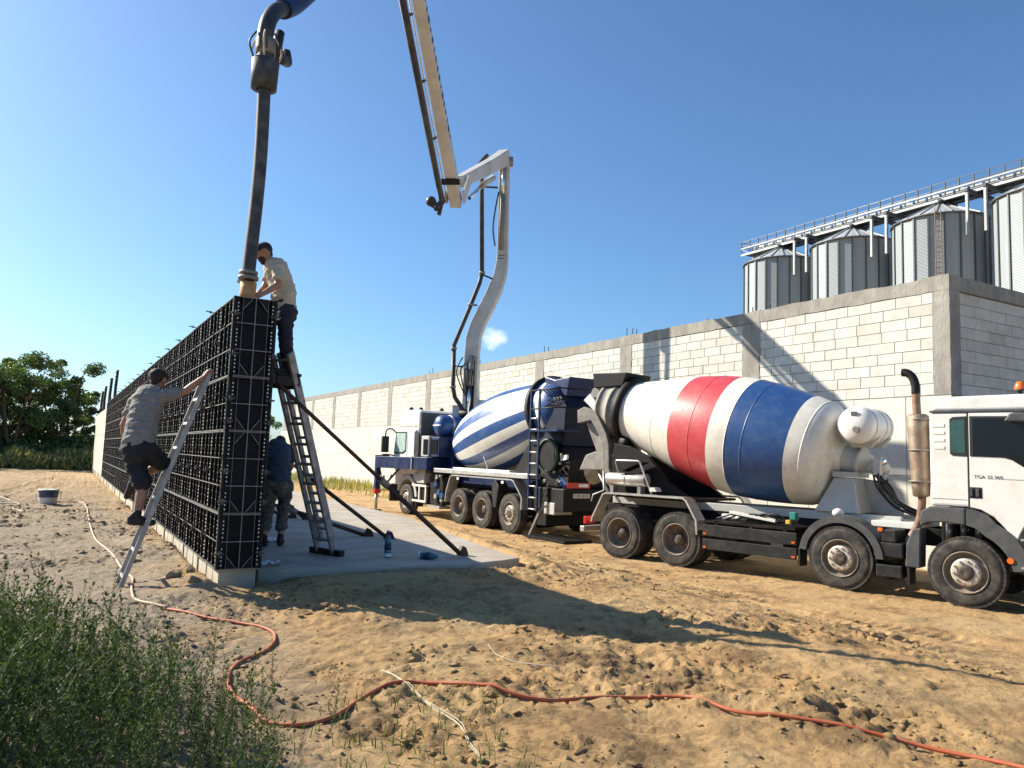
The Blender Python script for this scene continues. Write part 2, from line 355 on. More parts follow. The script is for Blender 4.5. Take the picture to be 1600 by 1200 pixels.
# ------------------------------------------------------------------ terrain
def hash2(ix, iy, seed):
    h = (ix.astype(np.int64) * 374761393 + iy.astype(np.int64) * 668265263 + seed * 1442695041) & 0x7fffffff
    h = ((h ^ (h >> 13)) * 1274126177) & 0x7fffffff
    h = (h ^ (h >> 16)) & 0x7fffffff
    return h / float(0x7fffffff)
def vnoise(x, y, seed=0):
    xi = np.floor(x); yi = np.floor(y); fx = x - xi; fy = y - yi
    fx = fx * fx * fx * (fx * (fx * 6 - 15) + 10); fy = fy * fy * fy * (fy * (fy * 6 - 15) + 10)
    a = hash2(xi, yi, seed); b = hash2(xi + 1, yi, seed); c = hash2(xi, yi + 1, seed); d = hash2(xi + 1, yi + 1, seed)
    return (a + (b - a) * fx) * (1 - fy) + (c + (d - c) * fx) * fy
def fbm(x, y, s, o=4, seed=0, g=0.5):
    t = 0; a = 1; n = 0
    for i in range(o):
        t = t + a * (vnoise(x * s + 17.3 * i, y * s - 9.1 * i, seed + i * 7) - 0.5) * 2; n += a; a *= g; s *= 2.03
    return t / n
def sst(a, b, x):
    t = np.clip((x - a) / (b - a), 0, 1); return t * t * (3 - 2 * t)
TRACKS = [((1.6, 1.5), (5.2, 6.6), 0.42), ((3.0, 0.9), (7.4, 6.8), 0.42), ((0.6, 5.2), (6.2, 5.9), 0.38), ((3.4, 1.2), (5.0, 4.6), 0.40), ((4.6, 2.0), (6.4, 5.2), 0.42), ((2.4, 7.6), (6.6, 4.6), 0.40), ((8.6, 5.0), (8.0, 30.0), 0.45), ((6.9, 3.4), (7.4, 14.0), 0.45), ((9.9, 2.0), (8.7, 12.0), 0.45),
          ((-3.0, 12.0), (-0.2, 40.0), 0.45), ((-1.6, 10.0), (0.1, 34.0), 0.4)]
def height(x, y):
    x = np.asarray(x, float); y = np.asarray(y, float)
    e = 6.3 + 0.02 * (y - 9)
    z = 0.5 * (1 - sst(e - 0.6, e + 3.0, x))
    lane = sst(e + 1.5, e + 3.2, x)
    amp = 1 - 0.6 * lane
    z = z + amp * (0.040 * fbm(x, y, 0.55, 3, 3) + 0.016 * fbm(x, y, 2.1, 3, 11))
    lum = np.clip(fbm(x, y, 1.7, 4, 23) - 0.14, 0, 1); z = z + amp * 0.075 * lum
    pat = np.clip(0.25 + 1.9 * (fbm(x, y, 0.9, 3, 55) + 0.16), 0.5, 1.6); amp = amp * pat
    f = fbm(x, y, 6.5, 4, 41, 0.6); z = z + amp * 0.034 * f * (0.6 + 2.4 * lum)
    r = 1 - np.abs(fbm(x, y, 5.0, 3, 61)); z = z - amp * 0.022 * np.clip(r - 0.78, 0, 1) * 4
    g = fbm(x, y, 14.0, 3, 77, 0.6); z = z + amp * 0.040 * g * np.abs(g) ** 0.3 + amp * 0.016 * np.clip(fbm(x, y, 9.0, 2, 101) - 0.25, 0, 1)
    for (p, q, w) in TRACKS:
        dx, dy = q[0] - p[0], q[1] - p[1]; L2 = math.hypot(dx, dy); ux, uy = dx / L2, dy / L2
        s = (x - p[0]) * ux + (y - p[1]) * uy; t = (x - p[0]) * -uy + (y - p[1]) * ux
        t = t + 0.05 * np.sin(s * 0.7)
        inb = sst(0, 0.6, s) * (1 - sst(L2 - 0.6, L2, s))
        prof = np.exp(-(t / w * 1.9) ** 6); rim = np.exp(-((np.abs(t) - w * 0.68) / 0.09) ** 2)
        lug = np.where((np.abs(t) < w * 0.5), np.clip(1.6 * np.sin(s * 2 * math.pi / 0.155), -0.5, 0.7), 0)
        fade = np.clip(0.5 + 1.6 * fbm(x, y, 0.8, 2, 91), 0, 1)
        dp = 2.4 if w > 0.43 else 1.0
        z = z + inb * dp * (-0.016 * prof + 0.012 * rim + 0.017 * lug * prof * fade * 1.6) * (0.4 + 0.6 * np.clip(amp, 0, 1))
    # soil heaped against the footing on the left of the wall
    z = z + 0.10 * np.exp(-((x - 1.25) / 0.42) ** 2) * sst(7.9, 8.9, y) * (1 - sst(14, 20, y)) * (0.7 + 0.6 * fbm(x, y, 2.5, 3, 5))
    z = z + 0.085 * np.exp(-((y - 8.75) / 0.45) ** 2) * sst(2.0, 2.6, x) * (1 - sst(5.6, 6.2, x)) + 0.14 * np.exp(-((x - (5.80 + np.clip((y - 9.3) * 0.165, 0, 1.15))) / 0.35) ** 2) * sst(8.9, 9.6, y) * (1 - sst(20, 30, y))
    # keep the ground below the slab, the footing and level by the camera
    ins = sst(1.50, 1.60, x) * (1 - sst(5.5 + np.clip((y - 9.3) * 0.165, 0, 1.15), 5.7 + np.clip((y - 9.3) * 0.165, 0, 1.15), x)) * sst(9.05, 9.2, y) * (1 - sst(34, 36, y))
    z = z * (1 - ins) + 0.40 * ins
    ft = np.exp(-((x - (1.68 - 0.0098 * (y - 8.9))) / 0.23) ** 6) * sst(8.6, 8.9, y)
    z = z * (1 - ft) + np.minimum(z, 0.46) * ft
    return z
def hz(x, y): return float(height(np.array([x]), np.array([y]))[0])
def seq(parts):
    out = []
    for a, b, st in parts: out.extend(np.arange(a, b - 1e-6, st).tolist())
    return out
def grow(v, st, end, k=1.14):
    out = []; 
    while abs(v) < abs(end): out.append(v); v += st; st *= k
    out.append(end); return out
xs = [-v for v in reversed(grow(1.6, 0.06, 400)[0:])] + seq([(-1.55, 6.6, 0.032), (6.6, 12.6, 0.06)]) + grow(12.6, 0.08, 600)
ys = [-v for v in reversed(grow(0.6, 0.15, 300))] + seq([(-0.5, 1.6, 0.12), (1.6, 7.0, 0.030), (7.0, 11.5, 0.045), (11.5, 24, 0.09)]) + grow(24, 0.11, 900, 1.06)
gx, gy = np.meshgrid(np.array(xs), np.array(ys))
gz = height(gx, gy)
far = sst(60, 140, np.hypot(gx, gy)); gz = gz * (1 - far) + 0.3 * far
nx, ny = len(xs), len(ys)
gv = np.stack([gx.ravel(), gy.ravel(), gz.ravel()], 1)
ii = (np.arange(ny - 1)[:, None] * nx + np.arange(nx - 1)[None, :]).ravel()
gf = np.stack([ii, ii + 1, ii + 1 + nx, ii + nx], 1)
gme = bpy.data.meshes.new('ground')
gme.vertices.add(len(gv)); gme.vertices.foreach_set('co', gv.ravel())
gme.loops.add(gf.size); gme.loops.foreach_set('vertex_index', gf.ravel().astype(np.int32))
gme.polygons.add(len(gf)); gme.polygons.foreach_set('loop_start', (np.arange(len(gf)) * 4).astype(np.int32))
gme.polygons.foreach_set('use_smooth', np.ones(len(gf), bool)); gme.update(calc_edges=True); gme.validate()
def ground_material():
    m = bpy.data.materials.new('sand'); m.use_nodes = True; nt = m.node_tree; b = nt.nodes['Principled BSDF']; N = nt.nodes.new; K = nt.links.new
    g = N('ShaderNodeNewGeometry'); P = g.outputs['Position']
    def noise(sc, det=6, rg=0.55):
        n = N('ShaderNodeTexNoise'); n.inputs['Scale'].default_value = sc; n.inputs['Detail'].default_value = det; n.inputs['Roughness'].default_value = rg; K(P, n.inputs['Vector']); return n.outputs['Fac']
    def mr(v, a, c, lo=0.0, hi=1.0):
        r = N('ShaderNodeMapRange'); r.inputs['From Min'].default_value = a; r.inputs['From Max'].default_value = c; r.inputs['To Min'].default_value = lo; r.inputs['To Max'].default_value = hi; K(v, r.inputs['Value']); return r.outputs[0]
    def mix(f, A, B):
        x = N('ShaderNodeMix'); x.data_type = 'RGBA'; K(f, x.inputs['Factor'])
        for k, v in (('A', A), ('B', B)):
            if isinstance(v, tuple): x.inputs[k].default_value = (*v, 1)
            else: K(v, x.inputs[k])
        return x.outputs['Result']
    sand = mix(mr(noise(1.1, 8), 0.35, 0.65), (0.50, 0.315, 0.145), (0.57, 0.39, 0.195))
    sand = mix(mr(noise(5, 9, 0.72), 0.5, 0.68, 0, 0.75), sand, (0.27, 0.17, 0.075))
    sand = mix(mr(noise(30, 4, 0.7), 0.56, 0.75, 0, 0.5), sand, (0.63, 0.49, 0.27))
    sand = mix(mr(noise(1.5, 7, 0.7), 0.51, 0.66, 0, 0.72), sand, (0.225, 0.145, 0.075))
    sand = mix(mr(noise(0.45, 5, 0.6), 0.52, 0.66, 0, 0.4), sand, (0.50, 0.37, 0.20))
    grey = mix(mr(noise(3, 8, 0.65), 0.35, 0.68), (0.34, 0.27, 0.19), (0.43, 0.36, 0.27))
    sand = mix(mr(noise(1.5, 7, 0.7), 0.51, 0.66, 0, 0.72), sand, (0.225, 0.145, 0.075))
    sand = mix(mr(noise(0.45, 5, 0.6), 0.52, 0.66, 0, 0.4), sand, (0.50, 0.37, 0.20))
    grey = mix(mr(noise(22, 6, 0.7), 0.52, 0.7, 0, 0.6), grey, (0.20, 0.155, 0.11))
    sx = N('ShaderNodeSeparateXYZ'); K(P, sx.inputs[0])
    ad = N('ShaderNodeMath'); ad.operation = 'MULTIPLY_ADD'; ad.inputs[1].default_value = 2.2; K(noise(0.8, 5), ad.inputs[0]); K(sx.outputs[0], ad.inputs[2])
    gm = mr(ad.outputs[0], 2.9, 1.9)
    yy = mr(sx.outputs[1], 17.0, 30.0, 1.0, 0.45); mm = N('ShaderNodeMath'); mm.operation = 'MULTIPLY'; K(gm, mm.inputs[0]); K(yy, mm.inputs[1])
    c = mix(mm.outputs[0], sand, grey)
    # grassy beyond the site
    d1 = mr(sx.outputs[1], 44.0, 52.0); c = mix(d1, c, mix(mr(noise(0.5, 6), 0.35, 0.65), (0.10, 0.11, 0.04), (0.19, 0.16, 0.07)))
    K(c, b.inputs['Base Color']); b.inputs['Roughness'].default_value = 0.95; b.inputs['Specular IOR Level'].default_value = 0.15
    b0 = N('ShaderNodeBump'); b0.inputs['Strength'].default_value = 0.8; b0.inputs['Distance'].default_value = 0.06; K(noise(8, 8, 0.66), b0.inputs['Height'])
    bp = N('ShaderNodeBump'); K(b0.outputs[0], bp.inputs['Normal']); bp.inputs['Strength'].default_value = 1.0; bp.inputs['Distance'].default_value = 0.035; K(noise(24, 9, 0.7), bp.inputs['Height'])
    b2 = N('ShaderNodeBump'); b2.inputs['Strength'].default_value = 0.9; b2.inputs['Distance'].default_value = 0.009; K(noise(150, 5, 0.7), b2.inputs['Height']); K(bp.outputs[0], b2.inputs['Normal'])
    K(b2.outputs[0], b.inputs['Normal'])
    MATS['sand'] = m
ground_material()
gme.materials.append(M('sand'))
ground = bpy.data.objects.new('ground', gme); COL.objects.link(ground); tag(ground, 'churned ochre sand and soil of the building site', kind='structure')
# ------------------------------------------------------------------ concrete slab beside the new wall
WDX = -0.0098                                   # the new wall runs almost along +Y
def wx(y, x0=1.46): return x0 + WDX * (y - 8.9)
def slab():
    rng = random.Random(3)
    edge = [(1.98, 9.22), (3.0, 9.08), (3.9, 8.98), (4.7, 9.06), (5.2, 9.2), (5.55, 9.4), (5.66, 10.3), (5.78, 11.2), (6.1, 13.0), (6.6, 16.0), (6.68, 19.5), (6.85, 24), (6.9, 36), (1.66, 36)]
    fine = []
    for i in range(len(edge)):
        a, b = Vector(edge[i]), Vector(edge[(i + 1) % len(edge)]); k = max(1, int((b - a).length / 0.22)) if i < 9 else 4
        for j in range(k):
            p = a.lerp(b, j / k); 
            if 0 < i < 10: p = p + Vector((rng.uniform(-.025, .025), rng.uniform(-.025, .025)))
            fine.append((p.x, p.y))
    mb = MB(); mb.prism(fine, 0.30, 0.62, 'z')
    return tag(mb.build('concrete_slab', 'slab', bevel=0.015), 'grey concrete slab beside the formwork', kind='structure')
slab()

# ------------------------------------------------------------------ footing, finished wall, starter posts
def footing():
    rng = random.Random(5)
    root = thing('concrete_footing', 'low pale concrete footing under the black formwork wall', 'footing', (1.5, 8.9, 0.3))
    y = 8.93; first = True
    while y < 47.5:
        w = rng.uniform(0.26, 0.42) if y < 20 else 1.2
        out = rng.uniform(-0.012, 0.012)
        mb = MB(); x0 = wx(y) + 0.035 + out
        mb.b2((x0, y, 0.05), (x0 + 0.40 - out, y + w - 0.006, 0.688 + rng.uniform(-0.002, 0.001)))
        mb.build('cast_section', 'footing_concrete', root, bevel=0.008, world=True); y += w
    return root
footing()
def plain_wall():
    root = thing('concrete_wall', 'finished pale concrete wall stretch beyond the formwork', 'wall', (1.2, 36.3, 0.5))
    y = 36.3
    for k in range(8):
        w = 1.36
        for (a, b) in ((0.692, 1.30), (1.305, 2.40), (2.405, 3.52)):
            mb = MB(); x0 = wx(y) + 0.02
            mb.b2((x0, y, a), (x0 + 0.34, y + w - 0.01, b)); mb.build('cast_section', 'raw_wall', root, bevel=0.01, world=True)
        y += w
    return root
plain_wall()
for (y, top, lab) in ((34.6, 4.98, 'tallest dark steel post above the far wall, nearest the formwork'), (38.6, 4.95, 'dark steel post above the far wall, second from the formwork'),
                      (43.4, 4.89, 'dark steel post above the far wall, third from the formwork'), (46.6, 4.82, 'shortest dark steel post above the far wall, farthest from the formwork')):
    mb = MB(); x = wx(y) + 0.2
    if y < 36: mb.tube([(x, y, 3.3), (x - .01, y, 4.2), (x + .02, y, top)], 0.055, 8)
    else: mb.tube([(x, y, 3.3), (x - .01, y, 4.2), (x + .02, y, top)], 0.06, 8)
    for zz in np.arange(3.6, top - .05, 0.16): mb.tube([(x, y, zz - .01), (x, y, zz + .01)], 0.066, 8)
    tag(mb.build('steel_post', 'rebar'), lab, 'post', 'steel posts above the far wall')

# ------------------------------------------------------------------ the formwork
ZR = [0.69, 1.29, 2.195, 2.80, 3.70]; NR = [2, 3, 2, 3]
def panel_meshes(w, h, rows, nv, side, centre_light=False, gus_b=True, gus_t=False, dots=True):
    """local: x along the wall, y = outward (negative is out), z up, origin at lower left"""
    sh = MB().b2((0.012, 0.055, 0.012), (w - 0.012, 0.070, h - 0.012))
    fr = MB(); d = 0.085
    for x in (0.0, w - 0.028): fr.b2((x + .001, 0.0, 0.001), (x + .027, 0.069, h - 0.001))
    fr.b2((0.028, 0.004, 0.001), (w - 0.028, 0.054, 0.02)); fr.b2((0.028, 0.004, h - 0.02), (w - 0.028, 0.054, h - 0.001))
    for k in range(1, nv):
        x = w * k / nv
        if not centre_light: fr.b2((x - 0.011, 0.004, 0.02), (x + 0.011, 0.0545, h - 0.02))
    rb = MB()
    for k in range(0, rows + 1):
        z = min(max(h * k / rows, 0.006), h - 0.006)
        rb.b2((0.002, -0.005, z - 0.0038), (w - 0.002, 0.002, z + 0.0038))
    if centre_light:
        rb.b2((w * 0.5 - 0.0042, -0.006, 0.0), (w * 0.5 + 0.0042, 0.004, h))
        for x in (0.062, w - 0.066): rb.b2((x, -0.004, 0.0), (x + .0035, 0.004, h))
    def gus(cx, cz, sx, sz):
        a = 0.105; rb.prism([(cx, cz), (cx + sx * a, cz), (cx, cz + sz * a * 1.25)], 0.012, 0.020, 'y', 1)
        rb.beam((cx + sx * a, 0.008, cz), (cx, 0.008, cz + sz * a * 1.25), 0.006, 0.006, (0, 1, 0))
    if centre_light:
        if gus_b: gus(0.07, 0.01, 1, 1); gus(w - 0.07, 0.01, -1, 1)
        if gus_t: gus(0.07, h - 0.01, 1, -1); gus(w - 0.07, h - 0.01, -1, -1)
    rv = MB()  # pale discs imitate bright daylight seen through the frame holes
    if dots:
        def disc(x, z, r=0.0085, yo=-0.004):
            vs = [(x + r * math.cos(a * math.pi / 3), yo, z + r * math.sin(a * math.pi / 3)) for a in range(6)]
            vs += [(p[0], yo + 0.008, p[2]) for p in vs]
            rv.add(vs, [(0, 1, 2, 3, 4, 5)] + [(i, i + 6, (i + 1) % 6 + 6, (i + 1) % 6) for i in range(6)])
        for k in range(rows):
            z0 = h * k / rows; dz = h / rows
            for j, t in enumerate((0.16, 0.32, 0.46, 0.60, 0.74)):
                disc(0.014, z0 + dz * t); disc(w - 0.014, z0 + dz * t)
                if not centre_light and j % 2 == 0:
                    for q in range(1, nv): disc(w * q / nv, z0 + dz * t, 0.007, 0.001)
    return sh.mesh('panel', 'form_sheet'), fr.mesh('frame', 'form_frame'), rb.mesh('ribs', ['form_rib', 'form_frame']), rv.mesh('daylight_dots', 'daylight_pale', False)
def formwork():
    root = thing('wall_formwork', 'tall black panel formwork wall with pale ribs and rows of holes', 'formwork', (1.5, 8.9, 0.69))
    W = 0.75; ncol = 36
    lib = {}
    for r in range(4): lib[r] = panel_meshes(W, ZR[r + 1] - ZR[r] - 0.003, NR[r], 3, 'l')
    rng = random.Random(9)
    def place(meshes, M4, tagname='panel'):
        inv = WM(root).inverted()
        p = put(tagname, meshes[0], root); p.matrix_basis = inv @ M4
        for nm, me in zip(('frame', 'ribs', 'daylight_dots'), meshes[1:]):
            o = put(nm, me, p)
            if nm == 'daylight_dots': o['kind'] = 'stuff'
        return p
    ang = math.atan2(1, WDX)
    # left face: local x runs along -Y (towards the camera), outward is -X
    for c in range(ncol):
        y1 = 8.93 + W * (c + 1)
        for r in range(4):
            j = rng.uniform(-0.004, 0.004)
            m = Matrix.Translation((wx(y1) + j, y1, ZR[r])) @ Matrix.Rotation(R_(-90) - WDX, 4, 'Z')
            place(lib[r], m)
    # right face
    libr = lib
    far = MB()
    for c in range(ncol):
        y0 = 8.93 + W * c
        for r in range(4):
            if c < 30:
                m = Matrix.Translation((wx(y0) + 0.47, y0, ZR[r])) @ Matrix.Rotation(R_(90) + 0, 4, 'Z')
                place(libr[r], m)
            else:
                x = wx(y0) + 0.41; far.b2((x - 0.01, y0 + 0.005, ZR[r] + 0.005), (x + 0.05, y0 + W - 0.005, ZR[r + 1] - 0.005))
    f = far.build('panel_row', 'form_sheet', root, world=True); tag(f, kind='stuff')
    # near end: four stacked panels, outward is -Y
    for r in range(4):
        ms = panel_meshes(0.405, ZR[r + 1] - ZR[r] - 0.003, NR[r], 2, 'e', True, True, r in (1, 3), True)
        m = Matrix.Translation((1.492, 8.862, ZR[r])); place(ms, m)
    # corner posts of the near end
    for x in (1.455, 1.902):
        for r in range(4):
            mb = MB().b2((x, 8.866, ZR[r] + .002), (x + 0.034, 8.926, ZR[r + 1] - .002))
            mb.build('corner_post', 'form_frame', root, bevel=0.004, world=True)
    # wedge clamps where panels meet
    cm = MB(); cm.b2((-0.05, -0.022, -0.010), (0.05, 0.0, 0.010)); cm.b2((-0.012, -0.045, -0.03), (0.012, -0.022, 0.03)); cme = cm.mesh('clamp', 'form_clamp')
    inv = WM(root).inverted()
    for c in range(0, 24):
        for z in (0.99, 1.75, 2.5, 3.25):
            y = 8.93 + W * c
            if c == 0: continue
            o = put('clamp', cme, root); o.matrix_basis = inv @ Matrix.Translation((wx(y) - 0.007, y, z)) @ Matrix.Rotation(R_(-90), 4, 'Z')
    for z in (0.86, 1.42, 1.75, 2.3, 2.55, 3.05, 3.5):
        for x in (1.48, 1.91):
            o = put('clamp', cme, root); o.matrix_basis = inv @ Matrix.Translation((x, 8.858, z))
    # tie rods poking out above the top edge and through the face
    tr = MB(); tr.tube([(0, 0, 0), (-0.10, 0, 0.012)], 0.007, 6); tr.tube([(-0.035, 0, .004), (-0.05, 0, 0.007)], 0.018, 8); tre = tr.mesh('tie_rod', 'rebar')
    for c in range(2, ncol, 2):
        o = put('tie_rod', tre, root); y = 8.93 + W * c; o.matrix_basis = inv @ Matrix.Translation((wx(y) + 0.03, y, 3.71 + rng.uniform(0, .03))) @ Matrix.Rotation(rng.uniform(-.3, .3), 4, 'Z')
    for c in range(0, 20):
        for z in (1.08, 1.98, 2.6, 3.4):
            o = put('tie_rod', tre, root); y = 8.93 + W * (c + 0.5); o.matrix_basis = inv @ Matrix.Translation((wx(y) + 0.03, y, z))
    # fresh concrete core visible at the top
    MB().b2((1.54, 9.0, 0.7), (1.86, 35.8, 3.52)).build('fresh_concrete', 'concrete', root, world=True)
    return root
formwork()

# ------------------------------------------------------------------ block building
BX = 15.5
COLY = [14.14 + 5.33 * k for k in range(10)]      # near edge of each pier
def unit_block():
    mb = MB(); c = 0.008; a, b = 0.5, 0.5
    # chamfered front: outward -X, unit length along y, unit height along z
    vs = [(-0.06, -a + .012, -b + .03), (-0.06, a - .012, -b + .03), (-0.06, a - .012, b - .03), (-0.06, -a + .012, b - .03), (-0.052, -a, -b), (-0.052, a, -b), (-0.052, a, b), (-0.052, -a, b),
          (0.06, -a, -b), (0.06, a, -b), (0.06, a, b), (0.06, -a, b)]
    mb.add(vs, [(0, 3, 2, 1), (0, 1, 5, 4), (1, 2, 6, 5), (2, 3, 7, 6), (3, 0, 4, 7), (4, 5, 9, 8), (5, 6, 10, 9), (6, 7, 11, 10), (7, 4, 8, 11), (8, 9, 10, 11)])
    return mb
def course_cuts(length, rng, shift):
    cuts = [0.0]; p = shift
    while p < length - 0.12:
        if p > 0.12: cuts.append(p)
        p += 0.6 if rng.random() > 0.06 else 0.34
    cuts.append(length); return cuts
def building():
    rng = random.Random(12)
    root = thing('block_building', 'long unfinished building of pale blocks with grey concrete piers on a concrete base', 'building', (BX, 9.1, 0))
    inv = WM(root).inverted()
    ub = [unit_block().mesh('block', 'block_%d' % i) for i in range(5)]
    Z0, CH, NC = 3.60, 0.2425, 9
    def tone(): return rng.choices(range(5), (5, 3, 4, 1.3, 3))[0]
    # core behind the blocks
    MB().b2((BX + 0.055, 9.15, 3.55), (BX + 0.25, 66.2, 6.0)).build('mortar_bed', 'mortar', root, world=True)
    MB().b2((BX + 0.25, 9.205, 3.55), (40, 9.38, 6.0)).build('mortar_bed', 'mortar', root, world=True)
    spans = [(9.47, COLY[0])] + [(COLY[k] + 0.6, COLY[k + 1]) for k in range(9)]
    stuff = [MB() for _ in range(5)]
    for bi, (y0, y1) in enumerate(spans):
        for c in range(NC):
            sh = (0.0 if c % 2 else 0.3) + rng.uniform(-0.09, 0.09)
            cuts = course_cuts(y1 - y0, rng, sh)
            for i in range(len(cuts) - 1):
                l = cuts[i + 1] - cuts[i]; yc = y0 + (cuts[i] + cuts[i + 1]) / 2; zc = Z0 + CH * (c + 0.5)
                x = BX + 0.06 + rng.uniform(-0.004, 0.005); gap = rng.uniform(0.005, 0.010)
                if bi < 3:
                    o = put('block', ub[tone()], root); o.matrix_basis = inv @ Matrix.Translation((x, yc, zc)) @ Matrix.Rotation(rng.uniform(-.004, .004), 4, 'X') @ Matrix.Diagonal((1, l - gap, CH - gap, 1))
                else:
                    u = unit_block(); t = tone(); stuff[t].add([(v[0] + x, v[1] * (l - gap) + yc, v[2] * (CH - gap) + zc) for v in u.v], u.f)
    for t in range(5): tag(stuff[t].build('far_blocks', 'block_%d' % t, root, world=True), kind='stuff')
    # gable end, facing the camera side (-Y)
    for c in range(NC):
        cuts = course_cuts(24.0 if c < 0 else 5.0, rng, (0.0 if c % 2 else 0.3) + rng.uniform(-.06, .06))
        for i in range(len(cuts) - 1):
            l = cuts[i + 1] - cuts[i]; xc = 15.86 + (cuts[i] + cuts[i + 1]) / 2; zc = Z0 + CH * (c + 0.5)
            o = put('block', ub[tone()], root); o.matrix_basis = inv @ Matrix.Translation((xc, 9.21 + rng.uniform(-.004, .004), zc)) @ Matrix.Rotation(R_(90), 4, 'Z') @ Matrix.Diagonal((1, l - .008, CH - .008, 1))
    g2 = MB()
    for c in range(NC):
        for i in range(30):
            u = unit_block(); xc = 20.86 + 0.6 * i + (0.3 if c % 2 else 0.0); zc = Z0 + CH * (c + .5)
            g2.add([(-v[1] * .592 + xc + 0.3, v[0] + 9.21, v[2] * (CH - .008) + zc) for v in u.v], u.f)
    tag(g2.build('far_blocks', 'block_1', root, world=True), kind='stuff')
    # concrete piers with rough, uneven edges
    def rough(lo, hi, name, nz=14, jx=0.02, mat='beam_concrete', fx=0.0):
        mb = MB(); (x0, y0, z0), (x1, y1, z1) = lo, hi; rows = []
        for k in range(nz + 1):
            z = z0 + (z1 - z0) * k / nz; a = y0 + (rng.uniform(-jx, jx) if 0 < k < nz else 0); b = y1 + (rng.uniform(-jx, jx) if 0 < k < nz else 0); f = x0 + rng.uniform(-.004, .004)
            rows.append([(f, a, z), (f, b, z), (x1, b, z), (x1, a, z)])
        vs = [p for r in rows for p in r]; fs = []
        for k in range(nz):
            for j in range(4): fs.append((k * 4 + j, k * 4 + (j + 1) % 4, (k + 1) * 4 + (j + 1) % 4, (k + 1) * 4 + j))
        fs += [(0, 3, 2, 1), tuple(nz * 4 + j for j in range(4))]
        mb.add(vs, fs); return mb.build(name, mat, root, world=True)
    for y in COLY: rough((BX - 0.012, y, 3.595), (BX + 0.3, y + 0.6, 5.785), 'pier')
    rough((BX - 0.014, 9.1, 3.595), (BX + 0.36, 9.465, 5.785), 'corner_pier', 18, 0.007)
    # ring beam, cast in lengths
    y = 9.1
    while y < 66:
        l = 5.33 if y > 9.2 else 5.05
        mb = MB(); n = 14; vs = []
        for k in range(n + 1):
            yy = y + (l - 0.008) * k / n; zt = 6.10 + rng.uniform(-.02, .02); zb = 5.79 + (rng.uniform(-.02, .012) if 0 < k < n else 0); f = BX - 0.016 + rng.uniform(-.004, .004)
            vs += [(f, yy, zb), (f, yy, zt), (BX + 0.3, yy, zt), (BX + 0.3, yy, zb)]
        fs = [(k * 4 + j, (k + 1) * 4 + j, (k + 1) * 4 + (j + 1) % 4, k * 4 + (j + 1) % 4) for k in range(n) for j in range(4)] + [(0, 1, 2, 3), (n * 4 + 3, n * 4 + 2, n * 4 + 1, n * 4)]
        mb.add(vs, fs); mb.build('ring_beam', 'beam_concrete', root, world=True); y += l
    mb = MB(); mb.b2((BX + 0.305, 9.10, 5.79), (40, 9.40, 6.10)); mb.build('ring_beam', 'beam_concrete', root, bevel=0.01, world=True)
    # base wall cast in panels: two lifts with vertical joints
    MB().b2((BX + 0.03, 9.16, -0.3), (BX + 0.34, 66.2, 3.585)).build('base_core', 'mortar', root, world=True)
    y = 9.1
    while y < 66:
        w = 1.26 if y > 9.2 else 1.0
        for (a, b) in ((-0.3, 1.905), (1.915, 3.588)):
            mb = MB(); mb.b2((BX - 0.004 + rng.uniform(-.004, .004), y, a), (BX + 0.03, y + w - 0.009, b)); mb.build('cast_panel', 'raw_wall', root, bevel=0.006, seg=1, world=True)
        y += w
    MB().b2((BX + 0.345, 9.11, -0.3), (40, 9.40, 3.588)).build('cast_panel', 'raw_wall', root, world=True)
    # stubs of reinforcement on the beam
    for (y, h) in ((25.0, .25), (24.7, .2), (19.9, .3), (19.6, .26), (19.4, .2), (14.5, .16), (13.9, .14), (16.2, .1), (30.4, .22), (35.6, .3), (36.0, .2)):
        mb = MB().tube([(BX + 0.12, y, 6.05), (BX + 0.13, y + .01, 6.1 + h)], 0.014, 6); mb.build('starter_bar', 'rebar', root, world=True)
    return root
building()

# ------------------------------------------------------------------ grain silos and conveyor bridge
def silo_mat():
    m = bpy.data.materials.new('silo_sheet'); m.use_nodes = True; nt = m.node_tree; b = nt.nodes['Principled BSDF']; N = nt.nodes.new; K = nt.links.new
    tc = N('ShaderNodeTexCoord'); w = N('ShaderNodeTexWave'); w.wave_type = 'BANDS'; w.bands_direction = 'Z'; w.inputs['Scale'].default_value = 2.6; w.inputs['Distortion'].default_value = 0
    K(tc.outputs['Object'], w.inputs['Vector']); bp = N('ShaderNodeBump'); bp.inputs['Strength'].default_value = 0.55; bp.inputs['Distance'].default_value = 0.05; K(w.outputs['Fac'], bp.inputs['Height']); K(bp.outputs[0], b.inputs['Normal'])
    n = N('ShaderNodeTexNoise'); n.inputs['Scale'].default_value = 0.5; n.inputs['Detail'].default_value = 5; K(tc.outputs['Object'], n.inputs['Vector'])
    mp = N('ShaderNodeMapping'); mp.inputs['Scale'].default_value = (3, 3, 0.12); K(tc.outputs['Object'], mp.inputs['Vector']); n2 = N('ShaderNodeTexNoise'); n2.inputs['Scale'].default_value = 0.8; K(mp.outputs[0], n2.inputs['Vector'])
    mx = N('ShaderNodeMix'); mx.data_type = 'RGBA'; mx.inputs['A'].default_value = (0.26, 0.30, 0.32, 1); mx.inputs['B'].default_value = (0.36, 0.395, 0.41, 1); K(n2.outputs['Fac'], mx.inputs['Factor'])
    K(mx.outputs['Result'], b.inputs['Base Color']); b.inputs['Metallic'].default_value = 0.25; b.inputs['Roughness'].default_value = 0.6
    MATS['silo_sheet'] = m
silo_mat()
SX = 66.0
